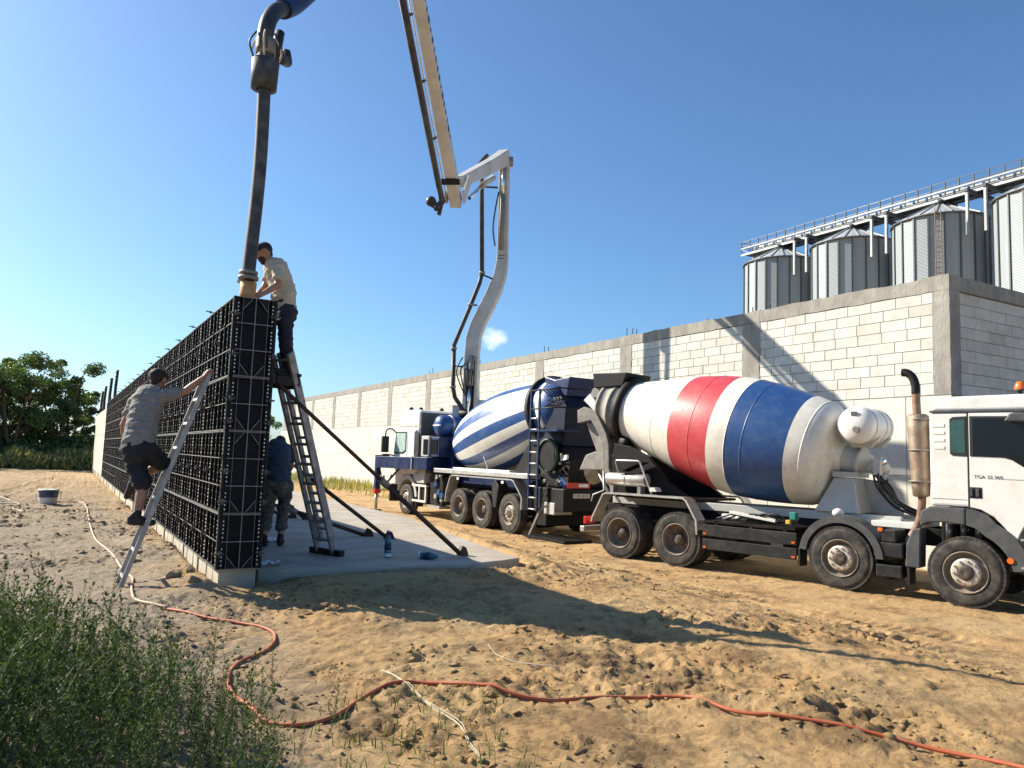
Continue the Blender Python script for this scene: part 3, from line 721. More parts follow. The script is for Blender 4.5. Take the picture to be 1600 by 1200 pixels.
def silo(y, label, stain=False):
    root = thing('grain_silo', label, 'silo', (SX, y, 0), R_(9), 'grain silos behind the block building')
    r, h, n = 3.85, 24.0, 20
    MB().lathe([(0, r), (h, r)], (0, 0, 0), (0, 0, 1), n, 0, False).build('wall', 'silo_sheet', root)
    for k in range(n):
        a = 2 * math.pi * k / n; u = Vector((0, 0, 1)).orthogonal().normalized(); w = Vector((0, 0, 1)).cross(u)
        p = (u * math.cos(a) + w * math.sin(a)) * (r + 0.04)
        mb = MB().beam((p.x, p.y, 0.1), (p.x, p.y, h + .02), 0.13, 0.10, (p.x, p.y, 0)); mb.build('stiffener', 'silo_rib', root)
    rf = MB().lathe([(h - 0.02, r + 0.12), (h + 0.10, r + 0.14), (h + 1.75, 0.75), (h + 1.95, 0.7), (h + 1.95, 0.0)], (0, 0, 0), (0, 0, 1), n, 0, False).build('roof', 'silo_roof', root)
    for k in range(n):
        a = 2 * math.pi * k / n; c, s_ = math.cos(a), math.sin(a); q = MB()
        q.beam(((r + .1) * c, (r + .1) * s_, h + 0.14), (.75 * c, .75 * s_, h + 1.80), 0.09, 0.09, (0, 0, 1)); q.build('roof_rib', 'bridge_white', rf)
    MB().lathe([(h - .05, r + .02), (h - .05, r + .16), (h + .06, r + .16), (h + .06, r + .02)], (0, 0, 0), (0, 0, 1), 40, 0).build('eave_ring', 'silo_rib', root)
    mb = MB(); a = R_(200)      # a caged ladder on the camera side
    for da in (-.05, .05): mb.tube([((r + .35) * math.cos(a + da), (r + .35) * math.sin(a + da), 2), ((r + .35) * math.cos(a + da), (r + .35) * math.sin(a + da), h + .5)], 0.035, 6)
    if stain:
        for zz in np.arange(3, h, .45): mb.tube([((r + .35) * math.cos(a - .05), (r + .35) * math.sin(a - .05), zz), ((r + .35) * math.cos(a + .05), (r + .35) * math.sin(a + .05), zz)], 0.03, 4)
        mb.build('ladder', 'rusty', root)
    return root
silo(57.3, 'leftmost and farthest of the corrugated steel grain silos')
silo(48.4, 'second grain silo from the left behind the block building')
silo(39.5, 'third grain silo from the left with a rusty ladder', True)
silo(30.6, 'rightmost grain silo cut off by the right edge of the photo')
def bridge():
    root = thing('conveyor_bridge', 'long steel conveyor walkway with railing above the grain silos', 'walkway', (SX, 62, 26))
    y0, y1 = 62.2, 22.0
    for x in (SX - 0.9, SX + 0.9):
        for z, h in ((26.0, 0.22), (26.75, 0.14)):
            MB().b2((x - .06, y1, z - h / 2), (x + .06, y0, z + h / 2)).build('side_beam', 'bridge_white', root, world=True)
    mb = MB(); y = y0
    MB().b2((SX - .84, y1, 26.12), (SX + .84, y0, 26.18)).build('deck', 'bridge_dark', root, world=True)
    MB().b2((SX - .45, y1 + 1, 26.2), (SX + .45, y0 - 1.5, 26.72)).build('conveyor_trough', 'bridge_white', root, bevel=0.03, world=True)
    pm_ = MB().b2((-.055, -.055, 0), (.055, .055, 1.25)).mesh('railing_post', 'bridge_dark')
    dm = MB().beam((0, -.6, -.02), (0, .6, .73), 0.05, 0.05).mesh('brace', 'bridge_white')
    inv = WM(root).inverted(); k = 0
    while y > y1:
        for sx in (-.9, .9):
            o = put('railing_post', pm_, root); o.matrix_basis = inv @ Matrix.Translation((SX + sx, y, 26.3))
            if k % 2 == 0:
                o = put('brace', dm, root); o.matrix_basis = inv @ Matrix.Translation((SX + sx, y - .62, 26.02))
        y -= 1.25; k += 1
    for x in (SX - .9, SX + .9):
        for z in (27.52, 26.98): MB().tube([(x, y0, z), (x, y1, z)], 0.035, 6).build('handrail', 'bridge_white', root, world=True)
    for z in (27.52, 26.98): MB().tube([(SX - .9, y0, z), (SX + .9, y0, z)], 0.035, 6).build('handrail', 'bridge_dark', root, world=True)
    for yc in (52.85, 43.95, 35.05, 26.2):          # portal legs between the silos
        for dy in ((-.75, .75) if yc < 60 else (0.2,)):
            for x in (SX - 2.2, SX + 1.2):
                MB().b2((x - .12, yc + dy - .10, 21.9 if x < SX else 0), (x + .12, yc + dy + .10, 25.6)).build('leg', 'bridge_white', root, world=True)
            MB().b2((SX - 2.4, yc + dy - .14, 25.6), (SX + 1.7, yc + dy + .14, 25.88)).build('cross_beam', 'bridge_dark', root, world=True)
        if yc < 60:
            for z in np.arange(2, 25, 1.6):
                s = 1 if int(z / 1.6) % 2 else -1
                MB().beam((SX + 1.2, yc - .62 * s, z), (SX + 1.2, yc + .62 * s, z + 1.5), .07, .07).build('brace', 'bridge_dark', root, world=True)
    for yc in (57.3, 48.4, 39.5, 30.6):                    # feed spouts over each silo
        MB().cyl((SX - .1, yc, 26.0), (SX - .1, yc, 25.5), 0.35, 0.3).build('spout', 'bridge_white', root, world=True)
        MB().b2((SX - 1.3, yc - .9, 25.84), (SX + 1.3, yc - .6, 25.99)).build('cross_beam', 'bridge_dark', root, world=True)
    return root
bridge()
# ------------------------------------------------------------------ wheels shared by both trucks
def wheel_meshes(kind):
    """axis along local y, outward = -y; kind 'front' or 'rear'"""
    r, w = 0.53, 0.29
    ty = MB()
    prof = [(0.02, 0.30), (0.0, 0.315), (0.004, 0.36), (-0.012, 0.43), (0.0, 0.475), (0.025, 0.505), (0.045, 0.525), (0.06, 0.53), (0.10, 0.532), (0.105, 0.518), (0.115, 0.518), (0.12, 0.533),
            (0.17, 0.533), (0.175, 0.518), (0.185, 0.518), (0.19, 0.532), (0.23, 0.53), (0.25, 0.52), (0.27, 0.50), (0.29, 0.46), (0.29, 0.30)]
    ty.lathe(prof, (0, 0, 0), (0, 1, 0), 44)
    for k in range(44):
        a = 2 * math.pi * k / 44; c, s_ = math.cos(a), math.sin(a); rot = Matrix.Rotation(-a, 3, 'Y')
        ty.box((0.512 * c, 0.034, 0.512 * s_), (0.034, 0.05, 0.066), 0, rot)
    rm = MB(); nuts = MB()
    if kind == 'front':
        rm.lathe([(0.035, 0.318), (-0.008, 0.312), (-0.012, 0.298), (0.05, 0.285), (0.085, 0.26), (0.075, 0.235), (0.012, 0.205), (0.0, 0.18), (0.004, 0.10)], (0, 0, 0), (0, 1, 0), 36, [0, 0, 0, 0, 0, 0, 1, 1])
        rm.lathe([(0.01, 0.125), (-0.012, 0.115), (-0.025, 0.095), (-0.03, 0.06), (-0.02, 0.0)], (0, 0, 0), (0, 1, 0), 20, 2)
        rr, yo = 0.168, -0.002
    else:
        rm.lathe([(0.03, 0.318), (-0.006, 0.312), (-0.010, 0.296), (0.06, 0.285), (0.15, 0.265), (0.18, 0.24), (0.185, 0.10)], (0, 0, 0), (0, 1, 0), 36, 0)
        rm.lathe([(0.185, 0.125), (0.09, 0.115), (0.07, 0.09), (0.065, 0.0)], (0, 0, 0), (0, 1, 0), 20, 2)
        rr, yo = 0.175, 0.178
    for k in range(10):
        a = 2 * math.pi * (k + .3) / 10; x, z = rr * math.cos(a), rr * math.sin(a)
        nuts.cyl((x, yo + 0.01, z), (x, yo - 0.035, z), 0.019, 0.015, 6, 0, False)
    return ty.mesh('tyre', 'tyre'), rm.mesh('wheel', ['rim', 'hub_light', 'hub_dark']), nuts.mesh('wheel_nuts', 'hub_light' if kind == 'front' else 'rim')
WF, WR = wheel_meshes('front'), wheel_meshes('rear')
def wheel(root, x, side, kind, out=1.25, z=0.52):
    """side -1 = right (y negative), +1 = left"""
    ms = WF if kind == 'front' else WR
    o = put('wheel', ms[1], root, (x, side * out, z), (0, random.uniform(0, 6), 0) if side < 0 else (0, random.uniform(0, 6), math.pi))
    put('tyre', ms[0], o); tag(put('wheel_nuts', ms[2], o), kind='stuff')
    if kind == 'rear':      # the inner twin
        p = put('wheel', ms[1], root, (x, side * (out - 0.33), z), (0, 0, 0) if side < 0 else (0, 0, math.pi)); put('tyre', ms[0], p)
    return o
def arch(mb, cx, cz, r0, r1, a0, a1, y0, y1, n=12, mi=0):
    for k in range(n):
        p, q = R_(a0 + (a1 - a0) * k / n), R_(a0 + (a1 - a0) * (k + 1) / n)
        mb.prism([(cx + r0 * math.cos(p), cz + r0 * math.sin(p)), (cx + r1 * math.cos(p), cz + r1 * math.sin(p)), (cx + r1 * math.cos(q), cz + r1 * math.sin(q)), (cx + r0 * math.cos(q), cz + r0 * math.sin(q))], y0, y1, 'y', mi)
    return mb

# ------------------------------------------------------------------ the near mixer truck (its right side, y < 0, faces the camera)
def mixer_truck():
    FD = Vector((0.27083521, -0.96262573, 0)); RT = Vector((-0.96262573, -0.27083521, 0))
    O = Vector((11.81, 6.78, 0)) - RT * 1.25
    t = thing('mixer_truck', 'white concrete mixer truck with red, white and blue banded drum', 'truck', (O.x, O.y, 0.0), math.atan2(FD.y, FD.x))
    for x in (0.0, -1.87): wheel(t, x, -1, 'front'); wheel(t, x, 1, 'front')
    for x in (-5.05, -6.42): wheel(t, x, -1, 'rear'); wheel(t, x, 1, 'rear')
    for x in (0.0, -1.87, -5.05, -6.42):
        mb = MB().cyl((x, -0.95, 0.52), (x, 0.95, 0.52), 0.075); mb.sphere((x, 0, 0.52), 0.19); mb.build('axle', 'chassis', t)
    for y in (-0.40, 0.40):
        MB().b2((-7.35, y - 0.04, 0.80), (1.3, y + 0.04, 1.08)).build('frame_rail', 'chassis', t, 0.01)
        MB().b2((-7.2, y - 0.055, 1.085), (-1.15, y + 0.055, 1.235)).build('subframe_rail', 'gear_grey', t, 0.01)
    for x in (-7.2, -5.7, -4.2, -2.9, -1.0): MB().b2((x - .06, -0.36, 0.84), (x + .06, 0.36, 1.04)).build('cross_member', 'chassis', t)
    # --- cab
    lower = [(-0.48, 1.485), (0.02, 1.49), (0.20, 1.46), (0.38, 1.36), (0.52, 1.2), (0.62, 1.02), (0.68, 0.86), (1.66, 0.86), (1.72, 1.0), (1.74, 1.75), (1.58, 2.75), (1.50, 2.945), (-0.48, 2.945)]
    cab = MB().prism(lower, -1.20, 1.20).build('cab', 'cab_white', t, 0.045, 3)
    MB().prism([(-0.46, 2.962), (1.49, 2.962), (1.30, 3.15), (0.9, 3.20), (-0.16, 3.185), (-0.30, 3.14), (-0.43, 3.03)], -1.185, 1.185).build('cab_roof', 'cab_white', t, 0.06, 3)
    MB().b2((-0.47, -1.215, 2.938), (1.45, 1.215, 2.968)).build('drip_rail', 'grey_plastic', t, 0.006)
    dr = MB().prism([(0.075, 1.50), (0.22, 1.47), (0.40, 1.37), (0.545, 1.21), (0.65, 1.03), (0.72, 0.88), (1.60, 0.88), (1.63, 1.75), (1.50, 2.72), (1.45, 2.92), (0.075, 2.92)], -1.214, -1.198).build('door', 'cab_white', t, 0.006)
    MB().b2((0.045, -1.205, 1.50), (0.072, -1.196, 2.93)).build('shut_line', 'ink', t)
    MB().b2((0.06, -1.222, 1.635), (0.235, -1.206, 1.80)).build('handle_recess', 'dark_plastic', dr, 0.012)
    MB().b2((0.085, -1.240, 1.66), (0.115, -1.218, 1.78)).build('handle', 'grey_plastic', dr, 0.006)
    MB().b2((0.155, -1.236, 1.66), (0.20, -1.218, 1.78)).build('handle', 'grey_plastic', dr, 0.006)
    text('TGA 32.360', 'lettering', 0.072, 'text_grey', dr, (0.32, -1.2165, 1.955), (R_(90), 0, 0), 1.05)
    MB().b2((0.50, -1.2165, 1.93), (1.6, -1.2135, 1.936)).build('body_crease', 'text_grey', dr)
    # side glass: black surround, pane set into it
    def window(name, poly, inset, y, parent, pane):
        c = Vector((sum(p[0] for p in poly) / len(poly), sum(p[1] for p in poly) / len(poly)))
        f = MB().prism(poly, y - 0.010, y + 0.004).build(name, 'ink', parent, 0.004)
        q = [tuple(c + (Vector(p) - c) * inset) for p in poly]
        MB().prism(q, y - 0.0135, y - 0.0105).build('pane', pane, f)
        return f
    window('window', [(-0.19, 2.30), (-0.16, 2.27), (0.042, 2.26), (0.042, 2.875), (-0.15, 2.865), (-0.19, 2.83)], 0.84, -1.2, t, 'glass_teal')
    window('window', [(0.085, 2.265), (0.52, 2.255), (0.62, 2.225), (0.80, 2.10), (1.46, 2.09), (1.44, 2.86), (0.085, 2.875)], 0.93, -1.214, dr, 'glass_dark')
    ws = MB(); ws.add([(1.752, -1.05, 1.82), (1.752, 1.05, 1.82), (1.605, 1.05, 2.72), (1.605, -1.05, 2.72)], [(0, 1, 2, 3)]); ws.build('windscreen', 'glass_dark', t)
    MB().b2((1.70, -1.15, 0.42), (1.80, 1.15, 0.85)).build('bumper', 'grey_plastic', t, 0.03)
    for y in (-0.9, 0.9): MB().b2((1.79, y - .18, 0.52), (1.815, y + .18, 0.70)).build('headlight', 'white_lens', t, 0.01)
    MB().b2((1.745, -1.0, 0.95), (1.765, 1.0, 1.55)).build('grille', 'dark_plastic', t)
    mi = MB().prism([(0.58, 2.78), (0.66, 2.90), (0.80, 2.905), (0.98, 2.885), (1.02, 2.80), (0.95, 2.765)], -1.45, -1.24).build('kerb_mirror', 'grey_plastic', t, 0.025)
    MB().prism([(0.68, 2.895), (0.73, 2.93), (0.80, 2.93), (0.86, 2.885)], -1.40, -1.22).build('mirror_arm', 'dark_plastic', mi, 0.01)
    for k in range(4): MB().b2((-0.44 + .01 * k, -1.2075, 2.71 - k * .115), (-0.26, -1.196, 2.76 - k * .115)).build('vent', 'cab_white', t, 0.008)
    MB().b2((-0.47, -1.2035, 1.60), (0.03, -1.198, 1.606)).build('body_crease', 'text_grey', t)
    # wheel arch mouldings and step
    ar = MB(); arch(ar, 0.0, 0.52, 0.62, 0.86, 8, 62, -1.245, -0.90, 12); ar.prism([(0.29, 1.067), (0.405, 1.28), (0.30, 1.40), (0.12, 1.465), (0.02, 1.476), (0.02, 1.225), (0.14, 1.19)], -1.245, -0.90)
    ar.build('wheel_arch', 'grey_plastic', t)
    MB().prism([(-0.62, 1.16), (-0.50, 1.225), (-0.30, 1.245), (0.012, 1.222), (0.012, 1.478), (-0.48, 1.472), (-0.60, 1.40), (-0.635, 1.28)], -1.25, -0.92).build('wheel_arch', 'grey_plastic', t, 0.02)
    st = MB().prism([(0.61, 0.60), (0.63, 0.95), (0.70, 1.16), (0.76, 1.28), (1.6, 1.28), (1.62, 0.35), (0.78, 0.35), (0.74, 0.58)], -1.235, -0.8).build('step_box', 'dark_plastic', t, 0.02)
    for z in (1.06, 0.66): MB().b2((0.72, -1.265, z), (1.5, -1.236, z + .028)).build('step_tread', 'galv', st)
    MB().b2((0.74, -1.17, 0.30), (1.5, -0.9, 0.62)).build('fuel_step', 'black_steel', st, 0.03)
    MB().cyl((0.585, -1.238, 0.76), (0.585, -1.262, 0.76), 0.045, n=12).build('side_marker', 'orange_lens', t)
    bc = MB().cyl((0.60, -0.40, 3.19), (0.60, -0.40, 3.31), 0.028, n=10); bc.cyl((0.60, -0.40, 3.31), (0.60, -0.40, 3.335), 0.085, n=14); bo = bc.build('beacon', 'dark_plastic', t)
    MB().lathe([(0, 0.078), (0.03, 0.08), (0.09, 0.062), (0.125, 0.04), (0.13, 0.0)], (0.60, -0.40, 3.335), (0, 0, 1), 16).build('beacon_lens', 'orange_lens', bo)
    MB().tube([(0.30, -0.5, 3.19), (0.15, -0.5, 3.245), (0.0, -0.5, 3.25)], 0.008, 6).build('aerial', 'ink', t)
    for x in (0.0, -0.02):
        pass
    # --- exhaust
    ex = MB().lathe([(0, 0.08), (0.02, 0.125), (0.2, 0.135), (1.12, 0.165), (1.30, 0.165), (1.335, 0.12), (1.34, 0.0)], (-0.69, -0.92, 1.60), (-0.03, 0, 1), 20).build('exhaust_muffler', 'muffler', t)
    for z in (1.85, 2.35, 2.85): MB().lathe([(-.015, 0.14), (-.015, .172), (.015, .172), (.015, .14)], (-0.70, -0.92, z), (0, 0, 1), 20).build('clamp_band', 'dusty_steel', ex)
    MB().tube(catmull([(-0.735, -0.92, 2.92), (-0.745, -0.92, 3.12), (-0.75, -0.92, 3.30)], 4), 0.062, 12).build('exhaust_stack', 'rusty', t)
    MB().tube(catmull([(-0.75, -0.92, 3.27), (-0.755, -0.92, 3.42), (-0.80, -0.92, 3.55), (-0.88, -0.92, 3.62), (-0.955, -0.92, 3.63)], 5), [0.066] * 21, 14).build('exhaust_tip', 'black_steel', t)
    MB().tube(catmull([(-0.68, -0.92, 1.62), (-0.69, -0.92, 1.45), (-0.72, -0.92, 1.25), (-0.80, -0.92, 1.05), (-0.90, -0.92, 0.85), (-0.91, -0.92, 0.6), (-0.91, -0.90, 0.36)], 5), 0.06, 12).build('exhaust_pipe', 'rusty', t)
    # --- behind the cab: fender of axle 2, boxes, flap
    f2 = MB(); arch(f2, -1.87, 0.52, 0.585, 0.70, 5, 172, -1.26, -0.88, 18); f2.build('fender', 'grey_plastic', t, 0.0)
    MB().b2((-2.60, -1.22, 0.30), (-2.565, -0.92, 0.62)).build('mud_flap', 'rubber', t)
    MB().b2((-0.84, -1.2, 0.22), (-0.80, -0.9, 0.95)).build('mud_flap', 'rubber', t)
    MB().prism([(-0.86, 0.5), (-0.64, 0.5), (-0.62, 1.13), (-0.74, 1.10), (-0.84, 0.85)], -1.22, -0.92).build('fender_rear', 'grey_plastic', t, 0.02)
    MB().b2((-1.20, -1.24, 0.86), (-0.98, -0.75, 1.06)).build('battery_box', 'dark_plastic', t, 0.02)
    MB().b2((-1.33, -1.24, 0.62), (-0.88, -0.75, 0.855)).build('tool_box', 'dark_plastic', t, 0.02)
    MB().b2((-1.30, -1.235, 0.30), (-0.90, -0.80, 0.50)).build('tool_box', 'dark_plastic', t, 0.02)
    MB().b2((-1.26, -1.25, 1.02), (-1.18, -1.215, 1.08)).build('side_marker', 'orange_lens', t, 0.01)
    # side guard boards
    for (a, b) in ((0.65, 0.865), (0.40, 0.60)):
        g = MB().b2((-4.47, -1.235, a), (-2.62, -1.205, b)).build('guard_board', 'dark_plastic', t, 0.008)
        for x in (-4.42, -2.68): MB().b2((x - .03, -1.243, a + .03), (x + .03, -1.236, a + .06)).build('guard_reflector', 'orange_lens', g)
    for x in (-4.2, -3.5, -2.85): MB().b2((x - .03, -1.2, 0.42), (x + .03, -0.45, 0.95)).build('guard_bracket', 'chassis', t)
    MB().b2((-4.45, -1.2, 0.90), (-2.66, -0.5, 0.945)).build('side_deck', 'chassis', t)
    MB().cyl((-4.25, -0.85, 1.02), (-3.2, -0.85, 1.02), 0.06).build('air_pipe', 'galv', t)
    for k in range(5): MB().tube(catmull([(-4.3 + .2 * k, -1.0, .98), (-3.9 + .2 * k, -1.05, 1.08 + .02 * k), (-3.3 + .12 * k, -0.95, .99), (-2.8, -0.7, 1.1)], 5), 0.016, 6).build('air_hose', 'rubber', t)
    MB().beam((-4.0, -0.98, 1.12), (-3.1, -0.95, 1.02), 0.2, 0.05).build('spare_chute_board', 'stripe_white', t, 0.01)
    MB().b2((-2.80, -1.12, 1.08), (-2.69, -1.0, 1.21)).build('control_box', 'green_box', t, 0.01)
    MB().b2((-2.86, -1.15, 1.00), (-2.78, -1.08, 1.07)).build('control_box', 'yellow_box', t, 0.008)
    # rear wing frame round the twin axles
    MB().strip([(-7.16, 0.70), (-7.13, 0.80), (-6.86, 1.30), (-6.78, 1.33), (-4.90, 1.33), (-4.82, 1.28), (-4.60, 0.92), (-4.58, 0.66)], -1.27, -0.95, 0.035).build('wing_frame', 'alu', t)
    MB().strip([(-7.16, 0.70), (-7.13, 0.80), (-6.86, 1.30), (-6.78, 1.33), (-4.90, 1.33), (-4.82, 1.28), (-4.60, 0.92), (-4.58, 0.66)], 0.95, 1.27, 0.035).build('wing_frame', 'alu', t)
    MB().b2((-6.75, -0.95, 1.25), (-4.95, 0.95, 1.30)).build('rear_deck', 'chassis', t)
    MB().b2((-7.50, -1.22, 0.46), (-7.38, 1.22, 0.58)).build('underrun_bar', 'alu', t, 0.015)
    for y in (-.5, .5): MB().b2((-7.40, y - .05, 0.50), (-7.2, y + .05, 0.9)).build('bar_bracket', 'chassis', t)
    for y in (-1.12, 1.12): MB().b2((-7.36, y - .16, 0.64), (-7.28, y + .16, 0.80)).build('tail_light', 'red_lens', t, 0.01)
    # --- drum
    P0 = Vector((-2.34, 0, 2.22)); AX = Vector((-0.981, 0, 0.194)).normalized()
    knots = [(0.11, 0.84), (0.20, 0.925), (0.32, 0.985), (0.60, 1.05), (1.05, 1.125), (1.45, 1.172), (1.85, 1.197), (2.2, 1.19), (2.6, 1.148), (3.1, 1.062), (3.6, 0.945), (4.2, 0.80), (4.66, 0.695)]
    cm_ = catmull([(p[0], p[1], 0) for p in knots], 8); ks = [p.x for p in cm_]; kr = [p.y for p in cm_]
    seams = (0.33, 1.40, 1.728, 2.56, 3.62); ss_ = sorted(set(list(np.round(np.arange(0.11, 4.66, 0.07), 4)) + [0.60, 1.7281, 2.12, 3.10, 4.66] + [q + d for q in seams for d in (-.02, -.009, -.005, .005, .009, .02)]))
    prof = [(-0.10, 0.0), (-0.10, 0.30), (0.0, 0.31), (0.02, 0.45), (0.05, 0.70)] + [(q, float(np.interp(q, ks, kr)) + (.005 if any(abs(q - e) < .006 for e in seams) else 0)) for q in ss_]
    mi = []
    for i in range(len(prof) - 1):
        s = (prof[i][0] + prof[i + 1][0]) / 2
        mi.append(2 if 0.60 < s < 1.728 else (1 if 2.12 < s < 3.10 else 0))
    drum = MB().lathe(prof, P0, AX, 96, mi).build('drum', ['drum_white', 'drum_red', 'drum_blue'], t)
    MB().lathe([(4.63, 0.60), (4.63, 0.77), (4.66, 0.80), (4.78, 0.80), (4.81, 0.77), (4.81, 0.60)], P0, AX, 48).build('roller_ring', 'black_steel', t)
    MB().lathe([(4.80, 0.66), (5.02, 0.64), (5.03, 0.665), (5.07, 0.665), (5.08, 0.64), (5.33, 0.60), (5.34, 0.63), (5.40, 0.63), (5.41, 0.5)], P0, AX, 48).build('drum_mouth', 'cement_grey', t)
    # drum carrier at the rear, rollers
    sup = MB(); 
    for y in (-0.78, 0.66): sup.prism([(-6.15, 1.30), (-5.05, 1.30), (-5.55, 1.62), (-6.05, 2.12), (-6.55, 2.34), (-6.95, 2.40), (-7.05, 1.30)], y, y + 0.12)
    sup.b2((-6.9, -0.66, 1.32), (-6.4, 0.66, 1.55)); sup.build('drum_carrier', 'black_steel', t, 0.01)
    for y in (-0.42, 0.42): MB().cyl(Vector((-6.75, y, 2.40)), Vector((-6.97, y, 2.445)), 0.16, n=20).build('drum_roller', 'black_steel', t)
    MB().cyl((-6.90, -1.02, 1.63), (-5.90, -1.02, 1.63), 0.135, n=24).build('water_cylinder', 'steel_tank', t, 0.01)
    for x in (-6.42, -6.40): pass
    MB().lathe([(-.015, 0.12), (-.015, .143), (.015, .143), (.015, .12)], (-6.40, -1.02, 1.63), (1, 0, 0), 24).build('tank_strap', 'galv', t)
    for x in (-6.75, -6.05): MB().b2((x - .04, -1.1, 1.345), (x + .04, -0.94, 1.51)).build('tank_foot', 'dusty_steel', t)
    MB().tube([(-6.55, -1.15, 1.78), (-6.62, -1.15, 2.0), (-6.60, -1.15, 2.03), (-6.05, -1.15, 2.03), (-6.00, -1.15, 2.0), (-5.78, -1.15, 1.55), (-5.70, -1.15, 1.38)], 0.02, 8).build('step_frame', 'galv', t)
    MB().beam((-6.5, -1.0, 1.80), (-6.0, -1.0, 2.0), 0.34, 0.02, (0, 0, 1)).build('splash_guard', 'black_steel', t)
    MB().prism([(-5.72, 1.42), (-5.55, 1.42), (-5.60, 1.50), (-5.70, 1.50)], -1.2, -1.0).build('step', 'stripe_white', t)
    # charge hopper, chute, yoke
    hp = MB(); n = 4
    hp.prism([(-7.78, 3.68), (-6.98, 3.70), (-6.86, 4.00), (-7.84, 4.03)], -0.48, 0.48); hp.build('charge_hopper', 'black_steel', t, 0.02)
    MB().prism([(-8.0, 3.44), (-7.42, 3.50), (-7.18, 3.69), (-7.86, 3.69)], -0.42, 0.42).build('hopper_funnel', 'cement_grey', t, 0.01)
    MB().prism([(-8.02, 3.40), (-7.84, 3.55), (-7.60, 3.28), (-7.72, 3.16)], -0.56, -0.535).build('splash_plate', 'white_paint', t)
    for y in (-0.62, 0.50):
        MB().prism([(-8.16, 3.16), (-7.95, 3.24), (-7.62, 3.13), (-7.30, 2.62), (-7.22, 2.36), (-7.20, 1.85), (-7.02, 1.42), (-7.16, 1.40), (-7.38, 1.84), (-7.40, 2.30), (-7.48, 2.55), (-7.75, 2.93), (-8.14, 2.86)], y, y + 0.13).build('yoke_arm', 'dusty_steel', t, 0.012)
    MB().prism([(-8.02, 2.86), (-7.80, 2.90), (-7.46, 2.52), (-7.42, 2.16), (-7.66, 2.12)], -0.44, 0.44).build('discharge_funnel', 'cement_grey', t, 0.02)
    ch = MB(); n = 9; ring = []
    A, B = Vector((-7.40, 0, 2.12)), Vector((-8.12, 0, 1.72))
    for (c, r) in ((A, 0.30), (B, 0.36)):
        for k in range(n):
            a = math.pi * (1.0 + k / (n - 1)); ring.append((c.x + 0.0, c.y + r * math.cos(a), c.z + r * math.sin(a) + .1))
    ch.add(ring, [(k, k + 1, n + k + 1, n + k) for k in range(n - 1)])
    co = ch.build('discharge_chute', 'cement_grey', t); sm = co.modifiers.new('s', 'SOLIDIFY'); sm.thickness = 0.03
    MB().prism([(-8.08, 1.78), (-7.90, 2.13), (-7.62, 2.22), (-7.36, 2.15), (-7.22, 1.80)], -0.60, -0.42).build('chute_cheek', 'cement_grey', t, 0.03)
    MB().tube([(-7.62, -0.5, 1.80), (-7.22, -0.55, 1.25)], 0.03, 8).build('chute_stay', 'galv', t)
    MB().tube([(-7.25, -0.75, 1.8), (-7.2, -0.78, 1.36), (-7.5, -0.78, 1.25), (-7.55, -.78, 1.1)], 0.018, 6).build('chute_stay', 'galv', t)
    # --- drum drive and water tank
    wt = MB(); R0 = 0.33
    wt.lathe([(-0.62, 0.0), (-0.615, 0.10), (-0.59, 0.20), (-0.54, 0.28), (-0.47, 0.325), (-0.44, R0), (0.44, R0), (0.47, 0.325), (0.54, 0.28), (0.59, 0.2), (0.615, .1), (0.62, 0.0)], (-1.86, -0.03, 2.79), (0, 1, 0), 36).build('water_tank', 'white_paint', t)
    for y in (-.38, .1, .34): MB().lathe([(-.012, R0 - .01), (-.012, R0 + .01), (.012, R0 + .01), (.012, R0 - .01)], (-1.86, -0.03 + y, 2.79), (0, 1, 0), 36).build('tank_band', 'gear_grey', t)
    MB().b2((-1.90, -0.645, 2.95), (-1.80, -0.615, 3.02)).build('tank_plate', 'text_grey', t)
    MB().cyl((-1.80, -0.62, 2.70), (-1.80, -0.70, 2.70), 0.055, n=12).build('tank_valve', 'dusty_steel', t)
    MB().prism([(-2.02, 2.40), (-1.68, 2.40), (-1.52, 2.60), (-1.72, 2.49), (-2.02, 2.49), (-2.16, 2.60)], -0.30, -0.24).build('tank_bracket', 'gear_grey', t, 0.01)
    MB().prism([(-2.02, 2.40), (-1.68, 2.40), (-1.52, 2.60), (-1.72, 2.49), (-2.02, 2.49), (-2.16, 2.60)], 0.24, 0.30).build('tank_bracket', 'gear_grey', t, 0.01)
    gb = MB(); gb.lathe([(0.06, 0.0), (0.06, 0.30), (-0.05, 0.30), (-0.08, 0.26), (-0.36, 0.25), (-0.37, 0.285), (-0.42, 0.285), (-0.43, 0.2), (-0.56, 0.16), (-0.57, 0.0)], P0, AX, 24); gb.build('gearbox', 'gear_grey', t)
    mo = MB(); mo.lathe([(-0.55, 0.14), (-0.80, 0.13), (-0.86, 0.09), (-0.9, 0.0)], P0 + Vector((0, 0, -.03)), AX, 16); mo.box((-1.62, -.16, 2.05), (0.12, 0.14, 0.26)); mo.build('hydraulic_motor', 'gear_grey', t)
    MB().sphere((-1.56, -0.1, 2.16), 0.075).build('filter_bowl', 'chrome', t)
    pd = MB(); pd.add([(-2.62, -0.5, 1.235), (-1.84, -0.5, 1.235), (-1.84, 0.5, 1.235), (-2.62, 0.5, 1.235), (-2.34, -0.30, 1.85), (-1.98, -0.30, 1.85), (-1.98, 0.30, 1.85), (-2.34, 0.30, 1.85)],
                      [(0, 3, 2, 1), (4, 5, 6, 7), (0, 1, 5, 4), (1, 2, 6, 5), (2, 3, 7, 6), (3, 0, 4, 7)]); pd.build('drive_pedestal', 'gear_grey', t, 0.015)
    MB().b2((-2.36, -0.33, 1.86), (-1.94, 0.33, 1.96)).build('pedestal_cap', 'gear_grey', t, 0.01)
